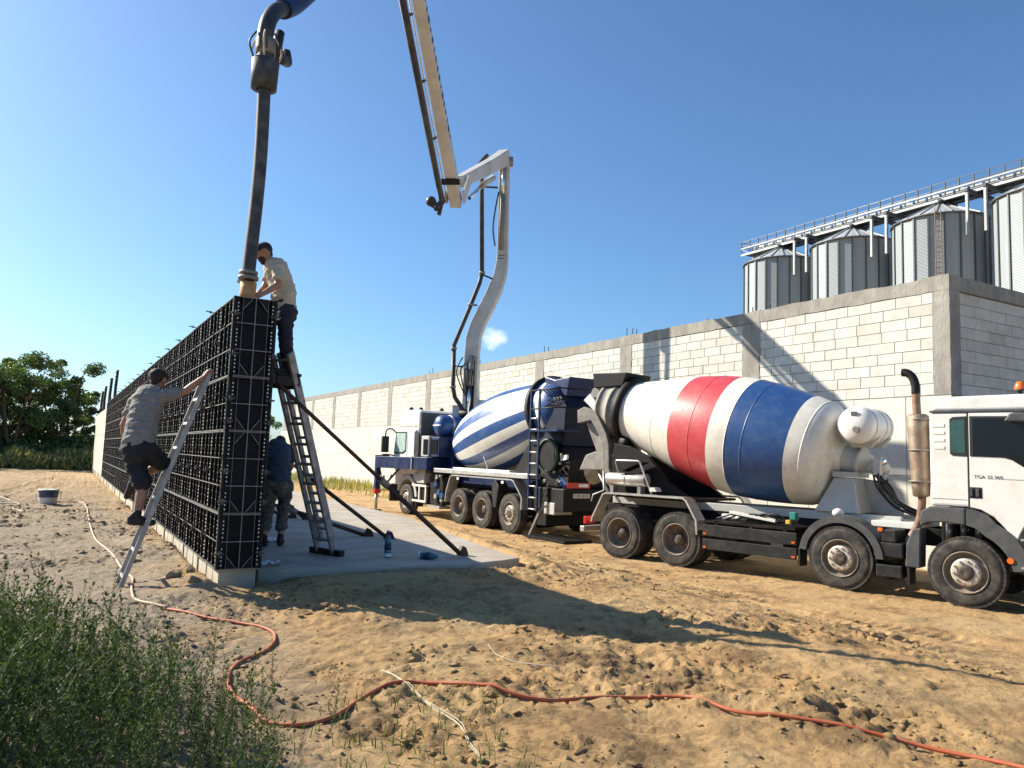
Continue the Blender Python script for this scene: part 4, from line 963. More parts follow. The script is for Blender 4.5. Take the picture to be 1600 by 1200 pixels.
    MB().prism([(-1.95, 1.24), (-1.30, 1.24), (-1.42, 1.44), (-1.66, 1.80), (-1.96, 1.84)], 0.16, 0.22).build('pedestal_gusset', 'gear_grey', t)
    MB().sphere((-2.10, -0.72, 1.24), 0.10, sc=(1, 1, .8)).build('filler_dome', 'white_paint', t)
    MB().b2((-1.55, -0.7, 1.06), (-0.85, 0.6, 1.16)).build('rear_cross_tray', 'white_paint', t, 0.01)
    rg = random.Random(4)
    for k in range(9):
        y = rg.uniform(-.25, .2); MB().tube(catmull([(-1.62 + rg.uniform(-.1, .1), y, 2.0 - rg.uniform(0, .2)), (-1.55 + rg.uniform(-.1, .1), y - .05, 1.7), (-1.35, y, 1.42 + rg.uniform(-.05, .08)), (-1.0, y, 1.27 + rg.uniform(-.04, .05)), (-0.6, y + .1, 1.22)], 5), 0.02, 6).build('hydraulic_hose', 'rubber', t)
    for k in range(6):
        x = -0.35 + .1 * k; MB().cyl((x, -0.7, 0.95 + .04 * (k % 3)), (x, -0.7, 1.2), 0.05, n=10).build('suspension_part', 'chassis' if k % 2 else 'galv', t)
    MB().b2((-0.5, -0.6, 0.7), (1.5, 0.6, 1.45)).build('engine', 'chassis', t, 0.03)
    return t
mixer_truck()
# ------------------------------------------------------------------ the mixer pump truck (its left side, y > 0, faces the camera)
def pump_truck():
    FD = Vector((-0.05660202, 0.99839682, 0)); O = Vector((11.218, 24.5208, 0))
    t = thing('pump_truck', 'concrete pump truck with blue and white striped drum and raised boom', 'truck', O, math.atan2(FD.y, FD.x))
    wheel(t, 0.05, 1, 'front'); wheel(t, 0.05, -1, 'front')
    for x, k in ((-3.60, 'rear'), (-4.95, 'rear'), (-6.40, 'front')): wheel(t, x, 1, k); wheel(t, x, -1, k)
    for x in (0.05, -3.60, -4.95, -6.40):
        mb = MB().cyl((x, -0.95, 0.52), (x, 0.95, 0.52), 0.075); mb.sphere((x, 0, 0.52), 0.19); mb.build('axle', 'chassis', t)
    for y in (-0.42, 0.42):
        MB().b2((-7.7, y - .04, .8), (1.2, y + .04, 1.1)).build('frame_rail', 'chassis', t)
        MB().b2((-7.6, y - .06, 1.105), (-0.8, y + .06, 1.40)).build('subframe_rail', 'navy', t)
    # --- cab, seen from behind
    MB().prism([(-0.62, 1.30), (-0.45, 1.33), (0.5, 1.33), (0.72, 1.1), (0.78, 0.95), (1.40, 0.95), (1.46, 1.7), (1.36, 2.35), (1.16, 2.93), (-0.62, 2.93)], -1.20, 1.20).build('cab', 'cab_white', t, 0.05, 3)
    MB().prism([(-0.60, 2.945), (1.14, 2.945), (0.82, 3.40), (0.55, 3.54), (-0.45, 3.52), (-0.60, 3.46)], -1.17, 1.17).build('cab_roof', 'cab_white', t, 0.08, 3)
    MB().b2((-0.632, -1.12, 1.65), (-0.618, 1.12, 3.42)).build('rear_shade_panel', 'grey_plastic', t, 0.004)  # grey sheet puts the shade of the white cab's rear into colour
    MB().prism([(-0.72, 1.75), (-0.58, 1.75), (-0.36, 2.0), (-0.36, 2.75), (-0.50, 2.83), (-0.72, 2.70)], 1.19, 1.235).build('side_deflector', 'dark_plastic', t, 0.01)
    wd = MB().prism([(0.30, 2.10), (0.55, 2.02), (1.28, 2.02), (1.14, 2.78), (0.30, 2.78)], 1.197, 1.211).build('window', 'ink', t)
    MB().prism([(0.36, 2.15), (0.57, 2.08), (1.20, 2.08), (1.09, 2.73), (0.36, 2.73)], 1.2115, 1.2145).build('pane', 'glass_pale', wd)
    MB().b2((0.20, 1.199, 1.4), (0.222, 1.204, 2.9)).build('shut_line', 'ink', t)
    MB().b2((1.40, -1.18, 0.35), (1.52, 1.22, 0.95)).build('bumper', 'dark_plastic', t, 0.03)
    ws = MB(); ws.add([(1.455, -1.05, 1.75), (1.455, 1.05, 1.75), (1.20, 1.05, 2.85), (1.20, -1.05, 2.85)], [(0, 1, 2, 3)]); ws.build('windscreen', 'glass_dark', t)
    MB().b2((1.36, 1.36, 2.05), (1.50, 1.62, 2.62)).build('mirror', 'dark_plastic', t, 0.03)
    MB().b2((1.33, 1.33, 1.74), (1.51, 1.60, 2.0)).build('mirror', 'dark_plastic', t, 0.04)
    MB().tube(catmull([(1.18, 1.20, 2.75), (1.32, 1.30, 2.88), (1.42, 1.45, 2.84), (1.43, 1.49, 2.6)], 5), 0.025, 8).build('mirror_arm', 'dark_plastic', t)
    MB().tube([(1.25, 1.20, 1.95), (1.40, 1.46, 1.98)], 0.025, 8).build('mirror_arm', 'dark_plastic', t)
    for (x, y) in ((0.2, .75), (-.1, .1), (-.3, -.5), (.45, 1.0)): MB().sphere((x, y, 3.57), 0.08, 10, 6).build('roof_lamp', 'dark_plastic', t)
    ar = MB(); arch(ar, 0.05, 0.52, 0.66, 0.80, 20, 172, 0.90, 1.24, 14); ar.build('wheel_arch', 'gear_grey', t)
    MB().prism([(-0.90, 1.05), (-0.62, 1.12), (-0.40, 1.30), (-0.62, 1.42), (-0.92, 1.38)], 0.9, 1.25).build('wheel_arch', 'gear_grey', t, 0.03)
    MB().b2((-0.70, 0.95, 0.3), (-0.66, 1.22, 1.05)).build('mud_flap', 'rubber', t)
    # side lockers and white step frame
    MB().b2((-1.25, 0.80, 1.08), (-0.78, 1.24, 1.55)).build('filter_box', 'gear_grey', t, 0.02)
    for z in (1.0, 0.50): MB().b2((-1.42, 1.22, z - .035), (-0.38, 1.25, z + .035)).build('step_bar', 'white_paint', t, 0.006)
    for x in (-1.38, -0.92): MB().b2((x - .035, 1.225, 0.535), (x + .035, 1.245, 0.965)).build('step_post', 'white_paint', t)
    MB().b2((-1.45, 0.55, 0.42), (-0.4, 1.18, 1.02)).build('fuel_tank', 'black_steel', t, 0.04)
    MB().b2((-2.4, 0.6, 0.45), (-1.5, 1.15, 1.35)).build('engine_locker', 'chassis', t, 0.03)
    MB().b2((-2.3, 0.8, 0.33), (-1.5, 1.2, 0.42)).build('locker_step', 'galv', t)
    rg = random.Random(8)
    for k in range(12):
        x = rg.uniform(-2.5, -1.5); z = rg.uniform(.55, 1.4); MB().cyl((x, 1.12, z), (x, 1.22, z), rg.uniform(.03, .09), n=10).build('valve', rg.choice(['galv', 'tank_blue', 'gear_grey', 'black_steel']), t)
    # --- control cabinet, blue water tank, turret
    MB().b2((-1.35, 0.70, 1.95), (-0.80, 1.18, 2.63)).build('control_cabinet', 'gear_grey', t, 0.02)
    MB().b2((-1.30, 1.181, 2.02), (-0.98, 1.20, 2.52)).build('cabinet_panel', 'glass_dark', t, 0.01)
    MB().b2((-1.95, 0.55, 1.95), (-1.36, 1.12, 2.58)).build('cooler', 'navy', t, 0.02)
    MB().b2((-1.88, 1.121, 2.05), (-1.45, 1.135, 2.5)).build('cooler_grille', 'glass_dark', t)
    tk = MB().lathe([(-0.95, 0.0), (-0.945, .1), (-0.91, .22), (-0.84, .31), (-0.76, .35), (0.6, .35), (0.7, .3), (0.78, .15), (0.8, 0)], (-1.42, 0.05, 2.98), (0, -1, 0), 32).build('water_tank', 'tank_blue', t)
    for y in (0.48, -0.2): MB().lathe([(-.03, .345), (-.03, .362), (.03, .362), (.03, .345)], (-1.42, y, 2.98), (0, 1, 0), 32).build('tank_band', 'galv', tk)
    MB().b2((-1.70, 0.948, 2.96), (-1.25, 1.005, 3.005)).build('tank_stripe', 'white_paint', tk)
    MB().b2((-2.05, -0.75, 1.42), (-0.85, 0.68, 2.60)).build('turret_base', 'navy', t, 0.04)
    MB().b2((-1.6, -1.2, 1.42), (-0.8, 1.19, 1.94)).build('stabiliser_box', 'navy', t, 0.02)
    MB().lathe([(0, .42), (.35, .40), (.36, .47), (.5, .47), (.51, .38), (.85, .36)], (-1.46, -.3, 2.6), (0, 0, 1), 28).build('turret', 'black_steel', t)
    # --- front stabiliser swung forward, with leg and foot plate
    MB().beam((-1.75, 1.30, 1.73), (1.46, 1.66, 1.71), 0.26, 0.40, (0, 0, 1)).build('stabiliser_arm', 'navy', t, 0.015)
    MB().beam((-0.9, 1.425, 1.73), (-0.86, 1.43, 1.73), 0.275, 0.415, (0, 0, 1)).build('arm_band', 'galv', t)
    lg = MB().beam((1.55, 1.67, 1.95), (1.55, 1.67, 0.75), 0.17, 0.17, (1, 0, 0)).build('stabiliser_leg', 'navy', t, 0.01)
    MB().b2((1.44, 1.56, 0.62), (1.66, 1.78, 0.76)).build('leg_collar', 'red_lens', lg, 0.01)
    MB().cyl((1.55, 1.67, 0.08), (1.55, 1.67, 0.66), 0.055, n=12).build('leg_ram', 'galv', lg)
    MB().b2((1.40, 1.52, 0.005), (1.70, 1.82, 0.06)).build('foot_plate', 'dusty_steel', lg, 0.01)
    MB().tube(catmull([(1.45, 1.60, 1.4), (1.3, 1.55, .95), (1.0, 1.5, 1.0), (0.85, 1.45, 1.3)], 6), 0.02, 6).build('hydraulic_hose', 'rubber', t)
    MB().beam((0.55, 1.3, 1.52), (1.1, 1.5, 1.0), 0.05, 0.05).build('arm_stay', 'black_steel', t)
    # --- deck edge, wing frame
    MB().b2((-7.24, 0.85, 1.47), (-1.93, 1.27, 1.60)).build('deck_edge', 'alu', t, 0.01)
    MB().b2((-7.24, -1.27, 1.47), (-1.93, -0.85, 1.60)).build('deck_edge', 'alu', t, 0.01)
    MB().b2((-6.2, 1.0, 1.605), (-3.0, 1.16, 1.66)).build('deck_plank', 'stripe_white', t, 0.01)
    MB().tube(catmull([(-5.0, 1.1, 1.6), (-4.9, 1.1, 1.8), (-4.75, 1.12, 2.0)], 4), 0.02, 6).build('strap', 'string', t)
    for s in (1, -1):
        a, b = (0.92, 1.262) if s > 0 else (-1.262, -0.92)
        MB().strip([(-2.76, 0.6), (-2.80, 0.9), (-3.02, 1.36), (-3.12, 1.42), (-6.45, 1.42), (-6.56, 1.38), (-6.90, 1.06), (-6.97, 0.98), (-6.97, 0.66)], a, b, 0.035).build('wing_frame', 'alu', t)
    MB().prism([(-5.55, .62), (-5.45, 1.25), (-5.65, 1.38), (-5.82, 1.22), (-5.70, .62)], .93, 1.25).build('mid_fender', 'dark_plastic', t, .02)
    for x in (-3.6, -6.1): MB().b2((x, 1.262, 1.30), (x + .12, 1.275, 1.37)).build('wing_lamp', 'white_lens', t)
    # --- striped drum
    P0 = Vector((-1.48, 0, 2.22)); AX = Vector((-0.98, 0, 0.196)).normalized()
    prof = [(-.05, 0.0), (-.05, .30), (0, .32), (.02, .40), (.10, .46), (0.30, .55), (0.86, .82), (1.4, 1.0), (2.0, 1.12), (2.6, 1.18), (3.2, 1.19), (3.8, 1.16), (4.4, 1.09), (5.0, 1.0), (5.3, .95)]
    fine = []
    for (a, b) in zip(prof[:-1], prof[1:]):
        k = max(1, int((b[0] - a[0]) / .12))
        for j in range(k): fine.append((a[0] + (b[0] - a[0]) * j / k, a[1] + (b[1] - a[1]) * j / k))
    fine.append(prof[-1])
    n = 96
    # stripes run along the drum with a slight twist: rings are rotated step by step
    mb = MB(); ax = AX; u = Vector((0, 0, 1)); u = (u - ax * u.dot(ax)).normalized(); w = ax.cross(u)
    for (s, r) in fine:
        for j in range(n):
            a = 2 * math.pi * j / n - 0.05 * s; mb.v.append(tuple(P0 + ax * s + (u * math.cos(a) + w * math.sin(a)) * max(r, 1e-4)))
    for i in range(len(fine) - 1):
        for j in range(n):
            mb.f.append((i * n + j, i * n + (j + 1) % n, (i + 1) * n + (j + 1) % n, (i + 1) * n + j)); mb.m.append(((j + 1) // 4) % 2); mb.s.append(True)
    mb.build('drum', ['stripe_white', 'stripe_blue'], t)
    MB().lathe([(5.27, .9), (5.27, 1.03), (5.30, 1.06), (5.42, 1.06), (5.45, 1.03), (5.45, .9)], P0, AX, 48).build('roller_ring', 'black_steel', t)
    MB().lathe([(5.4, .95), (5.8, .88), (6.3, .74), (6.32, .5)], P0, AX, 48).build('drum_mouth', 'tank_blue', t)
    MB().lathe([(5.62, .91), (5.62, .925), (5.78, .895), (5.78, .88)], P0, AX, 48).build('mouth_band', 'stripe_white', t)
    for y in (-.85, .73): MB().prism([(-5.6, 1.45), (-7.1, 1.45), (-7.1, 2.3), (-6.6, 2.35), (-6.1, 1.75)], y, y + .12).build('drum_carrier', 'black_steel', t)
    # --- rear: hopper, body, ladder with cage, outrigger, lamps, plate
    MB().prism([(-6.98, 3.62), (-7.9, 3.66), (-8.0, 4.16), (-7.35, 4.12), (-7.05, 4.20), (-6.86, 4.24)], -.55, .55).build('charge_hopper', 'navy', t, 0.03)
    MB().prism([(-6.6, 2.35), (-8.05, 2.35), (-8.15, 3.35), (-7.9, 3.64), (-6.98, 3.60), (-6.7, 3.2)], -.75, .75).build('hopper_body', 'navy_dark', t, 0.03)
    MB().prism([(-7.05, 1.3), (-8.35, 1.3), (-8.5, 2.0), (-8.1, 2.34), (-7.05, 2.34)], -.85, .80).build('pump_body', 'black_steel', t, 0.03)
    MB().b2((-8.6, -1.1, 0.72), (-7.3, 1.1, 1.28)).build('rear_frame', 'black_steel', t, 0.02)
    MB().b2((-7.75, -1.0, .3), (-7.3, 1.0, .7)).build('pump_unit', 'black_steel', t, .02)
    MB().cyl((-7.6, .82, 2.1), (-7.6, .90, 2.1), 0.38, n=28).build('hose_reel', 'black_steel', t)
    MB().lathe([(-.04, .40), (-.04, .44), (.04, .44), (.04, .40)], (-7.6, .90, 2.1), (0, 1, 0), 32).build('reel_rim', 'reel_green', t)
    MB().beam((-8.05, .82, 2.02), (-8.40, .84, 2.08), 0.02, 0.12, (0, 0, 1)).build('bright_cover', 'white_paint', t)
    MB().prism([(-8.0, 1.62), (-8.35, 1.42), (-8.28, 1.30), (-8.02, 1.36)], .80, .83).build('blue_cover', 'tank_blue', t)
    for k in range(14):
        x = rg.uniform(-8.3, -7.2); z = rg.uniform(.95, 2.2); MB().cyl((x, .80, z), (x, .88, z), rg.uniform(.025, .06), n=8).build('valve', rg.choice(['galv', 'dusty_steel', 'black_steel', 'gear_grey']), t)
    lad = MB(); 
    lr = [(-7.36, 1.30), (-7.74, 1.30)]
    for (x, y) in lr: lad.beam((x, y, 0.68), (x, y, 3.80 if x > -7.5 else 3.80), 0.045, 0.045, (1, 0, 0))
    lo = lad.build('ladder', 'navy', t)
    rgm = MB().cyl((-7.36, 1.30, 0), (-7.74, 1.30, 0), 0.02, n=8).mesh('rung', 'galv')
    for z in np.arange(.72, 3.3, .29): put('rung', rgm, lo, (0, 0, z))
    cg = MB()
    for z in (3.76, 3.28): cg.tube([(-7.36, 1.30, z), (-8.55, 1.28, z + .02), (-8.6, .4, z + .02)], 0.022, 6)
    for k in range(5): cg.tube(catmull([(-7.85 - .14 * k, 1.28, 3.76), (-7.95 - .14 * k, 1.02, 3.52), (-7.85 - .14 * k, 1.28, 3.28)], 4), .016, 5)
    for z in (3.62, 3.5, 3.4): cg.tube([(-7.85, 1.15, z), (-8.5, 1.1, z)], .014, 5)
    cg.build('platform_cage', 'black_steel', t)
    MB().b2((-8.55, .6, 2.70), (-7.4, 1.32, 2.75)).build('platform', 'navy', t)
    MB().beam((-7.42, 1.28, .02), (-7.82, 1.22, .72), .09, .06).build('rear_outrigger_strut', 'dusty_steel', t)
    MB().b2((-9.0, .5, 0.01), (-7.25, 1.35, .07)).build('outrigger_plate', 'black_steel', t)
    MB().beam((-7.85, 1.22, .7), (-7.95, 1.1, 1.5), .06, .06).build('rear_outrigger_strut', 'dusty_steel', t)
    MB().b2((-8.25, .55, .62), (-7.8, 1.12, .92)).build('rear_locker', 'gear_grey', t, .02)
    tl = MB().b2((-8.625, .30, 1.30), (-8.60, 1.02, 1.44)).build('tail_light', 'red_lens', t, .008)
    MB().b2((-8.632, .36, 1.335), (-8.626, .66, 1.41)).build('reversing_lens', 'white_lens', tl)
    pl = MB().b2((-8.625, .30, 1.06), (-8.612, .82, 1.17)).build('number_plate', 'plate', t, .004)
    text('CNK 8J5TE', 'plate_text', 0.092, 'ink', pl, (-8.6265, .56, 1.115), (R_(90), 0, R_(-90)))
    # ------------------------------------------------------------------ boom (world coordinates)
    B0 = Vector((11.6, 23.1, 0)); D = Vector((-0.58267448, -0.81270563, 0)); LAT = Vector((0.81270563, -0.58267448, 0))
    def bp(u, l, z): return B0 + D * u + LAT * l + Vector((0, 0, z))
    def boxpath(pts, w, h, name, mat, close=True):
        """pts: list of (u, l, z, width_l, depth_u) as a box section beam following the path in the l-z or u-z plane"""
        pass
    # arm 1: cranked sideways, section in (l, u)
    A1 = [(0.0, -0.02, 3.05, .58, .55), (0.0, 0.0, 3.6, .62, .60), (0.0, -0.03, 4.6, .56, .60), (0.0, -.03, 5.4, .54, .58), (0, .0, 6.0, .54, .56), (0, .14, 6.5, .56, .54), (0, .40, 7.05, .58, .52), (0, .66, 7.65, .56, .50), (0, .83, 8.2, .48, .48), (0, .89, 8.7, .42, .46), (0, .88, 9.6, .40, .45), (0, .86, 10.6, .40, .44), (0, .85, 11.6, .40, .44), (0, .85, 12.45, .38, .44)]
    mb = MB(); n = len(A1)
    for (u_, l, z, wl, du) in A1:
        wl *= .86; du *= .9
        for (a, b) in ((-1, -1), (1, -1), (1, 1), (-1, 1)): mb.v.append(tuple(bp(u_ + b * du / 2, l + a * wl / 2, z)))
    for i in range(n - 1):
        for j in range(4): mb.f.append((i * 4 + j, i * 4 + (j + 1) % 4, (i + 1) * 4 + (j + 1) % 4, (i + 1) * 4 + j)); mb.m.append(0); mb.s.append(False)
    mb.f += [(0, 1, 2, 3), tuple((n - 1) * 4 + j for j in (3, 2, 1, 0))]; mb.m += [0, 0]; mb.s += [False, False]
    mb.build('boom_arm', 'boom_paint', t, .025, world=True)
    # slot with the luffing cylinder
    MB().add([bp(.285, -.14, 3.3), bp(.285, .12, 3.3), bp(.285, .12, 5.2), bp(.285, -.14, 5.2)], [(0, 1, 2, 3)]).build('cylinder_slot', 'black_steel', t, world=True)
    cy = MB().cyl(bp(.42, 0, 4.35), bp(.40, .02, 5.35), .10, n=16).build('hydraulic_cylinder', 'dusty_steel', t, world=True)
    MB().cyl(bp(.46, -.03, 3.4), bp(.42, 0, 4.36), .055, n=14).build('cylinder_rod', 'chrome', t, world=True)
    MB().cyl(bp(.3, -.34, 3.4), bp(.3, .34, 3.4), .12, n=16).build('boom_pivot', 'black_steel', t, world=True)
    MB().beam(bp(.1, -.36, 2.9), bp(.1, -.36, 3.7), .5, .06, D).build('turret_plate', 'boom_paint', t, world=True)
    MB().beam(bp(.1, .36, 2.9), bp(.1, .36, 3.9), .5, .06, D).build('turret_plate', 'boom_paint', t, world=True)
    MB().cyl(bp(.34, .86, 9.0), bp(.34, .86, 10.9), .085, n=14).build('hydraulic_cylinder', 'dusty_steel', t, world=True)
    MB().cyl(bp(.34, .86, 10.8), bp(.30, .84, 12.0), .05, n=12).build('cylinder_rod', 'chrome', t, world=True)
    MB().b2((-.01, -.01, 0), (.01, .01, .02))
    for dz in (0, .10): MB().beam(bp(.214, .76, 8.72 + dz), bp(.214, .97, 8.72 + dz), .012, .035, D).build('arm_marking', 'ink', t, world=True)
    MB().add([bp(.2115, .74, 9.3), bp(.2115, .92, 9.3), bp(.2115, .92, 12.0), bp(.2115, .74, 12.0)], [(0, 1, 2, 3)]).build('cylinder_slot', 'dusty_steel', t, world=True)
    MB().tube(catmull([bp(.40, .66, 9.1), bp(.46, .58, 9.7), bp(.44, .64, 10.4), bp(.36, .72, 11.0)], 4), .025, 6).build('hydraulic_hose', 'rubber', t, world=True)
    # arm 2: short knuckle from the top of arm 1 down to the next joint
    top, kn = bp(0.0, .85, 12.30), bp(4.05, 0.05, 9.98)
    MB().beam(top + Vector((0, 0, .05)), top.lerp(kn, .30) + Vector((0, 0, .02)), .38, .54, (0, 0, 1), 0, .34, .44).build('boom_arm', 'boom_paint', t, .03, world=True)
    MB().beam(top.lerp(kn, .29) + Vector((0, 0, .02)), kn, .34, .44, (0, 0, 1), 0, .30, .34).build('boom_arm', 'boom_paint', t, .03, world=True)
    MB().cyl(bp(-.02, .58, 12.2), bp(-.02, 1.12, 12.2), .17, n=18).build('knuckle_pin', 'dusty_steel', t, world=True)
    MB().cyl(bp(1.0, .60, 11.25), bp(2.2, .42, 10.55), .10, n=14).build('hydraulic_cylinder', 'boom_paint', t, world=True)
    MB().cyl(bp(2.2, .42, 10.55), bp(3.3, .22, 9.75), .06, n=12).build('cylinder_rod', 'chrome', t, world=True)
    # arm 3: the long beam rising out of the picture, then the two arms that bring the hose down
    j3, up = bp(4.45, 0.05, 9.18), bp(10.3, 0.05, 12.16)
    apex = j3.lerp(up, 1.12)
    MB().beam(j3, apex, .32, .36, (0, 0, 1), 0, .25, .24).build('boom_arm', 'boom_paint', t, .02, world=True)
    MB().beam(bp(3.95, .30, 10.05), bp(4.75, .30, 9.25), .05, .34, (0, 0, 1)).build('joint_plate', 'boom_paint', t, world=True)
    MB().beam(bp(3.95, -.20, 10.05), bp(4.75, -.20, 9.25), .05, .34, (0, 0, 1)).build('joint_plate', 'boom_paint', t, world=True)
    MB().beam(j3.lerp(up, .155) + Vector((0, 0, -.225)), j3.lerp(up, .185) + Vector((0, 0, -.225)), .5, .03, (0, 0, 1)).build('arm_strap', 'black_steel', t, world=True)
    a4 = bp(15.3, 0.02, 9.35)
    MB().beam(apex, bp(13.3, 0.03, 11.0), .34, .32, (0, 0, 1), 0, .28, .24).build('boom_arm', 'boom_paint', t, .02, world=True)
    MB().beam(bp(13.3, 0.03, 11.0), a4, .26, .24, (0, 0, 1), 0, .22, .2).build('boom_arm', 'boom_paint', t, .02, world=True)
    # black lettering-like stencil strip along the beam's right flank
    side = (apex - j3).normalized().cross(Vector((0, 0, 1))).normalized(); side = side if side.dot(LAT) > 0 else -side
    dirb = (apex - j3).normalized(); upb = side.cross(dirb); upb = upb if upb.z > 0 else -upb
    for k in range(16):
        p = j3.lerp(up, .36 + .038 * k) + side * (.1620 - .0313 * (.36 + .038 * k)) + upb * .02
        ln = (.09, .15, .06, .12)[k % 4]
        MB().beam(p - dirb * ln / 2, p + dirb * ln / 2, .006, .16 if k % 3 else .09, upb).build('stencil_mark', 'ink', t, world=True)
    # delivery line
    r = 0.075
    low = Vector((0, 0, -.30))
    MB().tube([bp(.25, -.62, 5.55), bp(.25, -.60, 4.3), bp(.25, -.52, 3.95), bp(.25, -.30, 3.65), bp(.25, -.1, 3.3)], r, 12).build('delivery_pipe', 'pipe_dark', t, world=True)
    MB().tube([bp(.28, .24, 8.25), bp(.28, .17, 7.85), bp(.27, -.1, 7.1), bp(.26, -.48, 6.1), bp(.25, -.62, 5.72), bp(.25, -.62, 5.5)], r, 12).build('delivery_pipe', 'pipe_dark', t, world=True)
    MB().tube([bp(.28, .06, 12.0), bp(.28, .10, 11.6), bp(.28, .24, 8.2)], r, 12).build('delivery_pipe', 'pipe_dark', t, world=True)
    for (l, z) in ((-.62, 5.6), (-.60, 4.3), (.24, 8.2), (.08, 11.75), (-.1, 7.1)): MB().lathe([(-.04, .07), (-.04, .105), (.04, .105), (.04, .07)], bp(.27, l, z), (0, 0, 1), 14).build('pipe_clamp', 'dusty_steel', t, world=True)
    for (l0, l1, z) in ((.15, .66, 11.2), (.22, .6, 8.15), (-.1, .1, 7.1), (-.58, -.28, 5.0)): MB().beam(bp(.28, l0, z), bp(.2, l1, z - (.14 if z == 8.15 else 0)), .05, .05).build('pipe_bracket', 'pipe_dark', t, world=True)
    MB().tube(catmull([bp(.28, .06, 12.0), bp(.35, .2, 12.2), bp(.9, .3, 12.0), bp(2.5, 0.0, 10.7), bp(4.2, -.25, 9.5), bp(5.0, -.42, 8.85)], 5), r, 10).build('delivery_pipe', 'pipe_dark', t, world=True)
    oz = -side * .36 + upb * -.16
    MB().tube([j3.lerp(up, .12) + oz, apex + oz * .9], r * 1.15, 12).build('delivery_pipe', 'pipe_dark', t, world=True)
    MB().tube([j3.lerp(up, .02) - side * .245 - upb * .03, apex - side * .215], .022, 6).build('hydraulic_line', 'galv', t, world=True)
    for f in (.13, .36, .62, .88): MB().beam(j3.lerp(up, f) + oz * 1.05, j3.lerp(up, f) - side * .2, .05, .06).build('pipe_bracket', 'pipe_dark', t, world=True)
    # elbow cluster at the lower joint
    c0 = j3.lerp(up, .05) + oz
    MB().tube(catmull([j3.lerp(up, .13) + oz, c0, c0 + Vector((0, 0, -.16)) - side * .08, c0 - side * .24 + Vector((0, 0, -.16)), c0 - side * .34 + Vector((0, 0, -.05))], 6), r * 1.1, 12).build('pipe_elbow', 'pipe_dark', t, world=True)
    MB().sphere(c0 - side * .30 + Vector((0, 0, -.06)), .15, 14, 10).build('swivel_joint', 'pipe_dark', t, world=True)
    MB().tube([c0 + Vector((0, 0, -.1)), c0 - side * .06 + Vector((0, 0, -.45))], .06, 10).build('drain_stub', 'pipe_dark', t, world=True)
    MB().tube(catmull([apex + oz * .9, bp(13.0, -.35, 11.0), bp(15.0, -.25, 9.25), bp(15.9, -.05, 8.25)], 6), r, 10).build('delivery_pipe', 'pipe_dark', t, world=True)
    MB().beam(a4, bp(16.0, 0.0, 8.35), .20, .18, (0, 0, 1)).build('boom_tip', 'navy', t, .01, world=True)
    # end of the line: elbow, sleeve, hose
    def hp(px_u, z, l=0.0): return bp(px_u, l, z)
    MB().tube(catmull([hp(15.75, 8.42), hp(16.15, 8.0), hp(16.5, 7.68), hp(16.80, 7.45), hp(16.98, 7.22), hp(17.05, 7.0), hp(17.04, 6.8)], 5), .095, 14).build('end_elbow', 'pipe_dark', t, world=True)
    MB().tube(catmull([hp(15.8, 8.33), hp(16.3, 7.83), hp(16.62, 7.58)], 4), [.12] * 9, 14).build('elbow_jacket', 'navy', t, world=True)
    MB().tube([hp(16.65, 7.25), hp(16.72, 7.02), hp(16.60, 6.94), hp(16.42, 7.00), hp(16.42, 7.14)], [.06, .07, .075, .085, .05], 10).build('drop_valve', 'pipe_dark', t, world=True)
    MB().tube([hp(17.03, 6.95), hp(17.01, 6.76)], .115, 14).build('hose_clamp', 'dusty_steel', t, world=True)
    MB().tube([hp(17.02, 6.80), hp(17.0, 6.55)], .10, 14).build('hose_neck', 'hose_rubber', t, world=True)
    MB().lathe([(0, .085), (0.01, .15), (.36, .165), (.38, .13), (.38, .08)], hp(17.0, 6.32), Vector((0, 0, 1)), 24).build('guard_sleeve', 'hose_rubber', t, world=True)
    for k in range(6):
        a = k * 1.05 + .3; c, s_ = math.cos(a) * .15, math.sin(a) * .15
        MB().tube(catmull([hp(17.0 + c, 6.68, s_), hp(17.02 + c * 1.35, 6.85, s_ * 1.35), hp(17.03 + c * .8, 7.0, s_ * .8)], 4), .012, 5).build('sling', 'rubber' if k % 2 else 'string', t, world=True)
    hpts = [hp(17.0, 6.5), hp(16.97, 6.0), hp(16.96, 5.45), hp(16.99, 4.9), hp(17.04, 4.4), hp(17.07, 4.05)]
    MB().tube(catmull(hpts, 6), .078, 16).build('end_hose', 'hose_rubber', t, world=True)
    for (z, u_, rr) in ((4.05, 17.07, .105), (3.99, 17.065, .115)): MB().lathe([(-.02, .07), (-.02, rr), (.02, rr), (.02, .07)], hp(u_, z), (0.02, 0, 1), 20).build('coupling_ring', 'dusty_steel', t, world=True)
    MB().lathe([(0, .07), (0, .088), (.10, .092), (.13, .088), (.22, .094), (.22, .07)], hp(17.05, 3.72), (0, 0, 1), 20).build('hose_coupling', 'coupling', t, world=True)
    MB().beam(hp(17.03, 3.95, -.14), hp(17.06, 3.99, -.05), .03, .03).build('coupling_lever', 'dusty_steel', t, world=True)
    # control hoses by the foot of the boom
    for k in range(5):
        MB().tube(catmull([bp(.32, -.30 + .1 * k, 5.3 - .2 * k), bp(.55, -.45 + .14 * k, 4.85), bp(.5, -.35 + .1 * k, 4.45), bp(.4, -.2 + .06 * k, 4.1 - .1 * k)], 5), .022, 6).build('hydraulic_hose', 'rubber', t, world=True)
    return t
pump_truck()
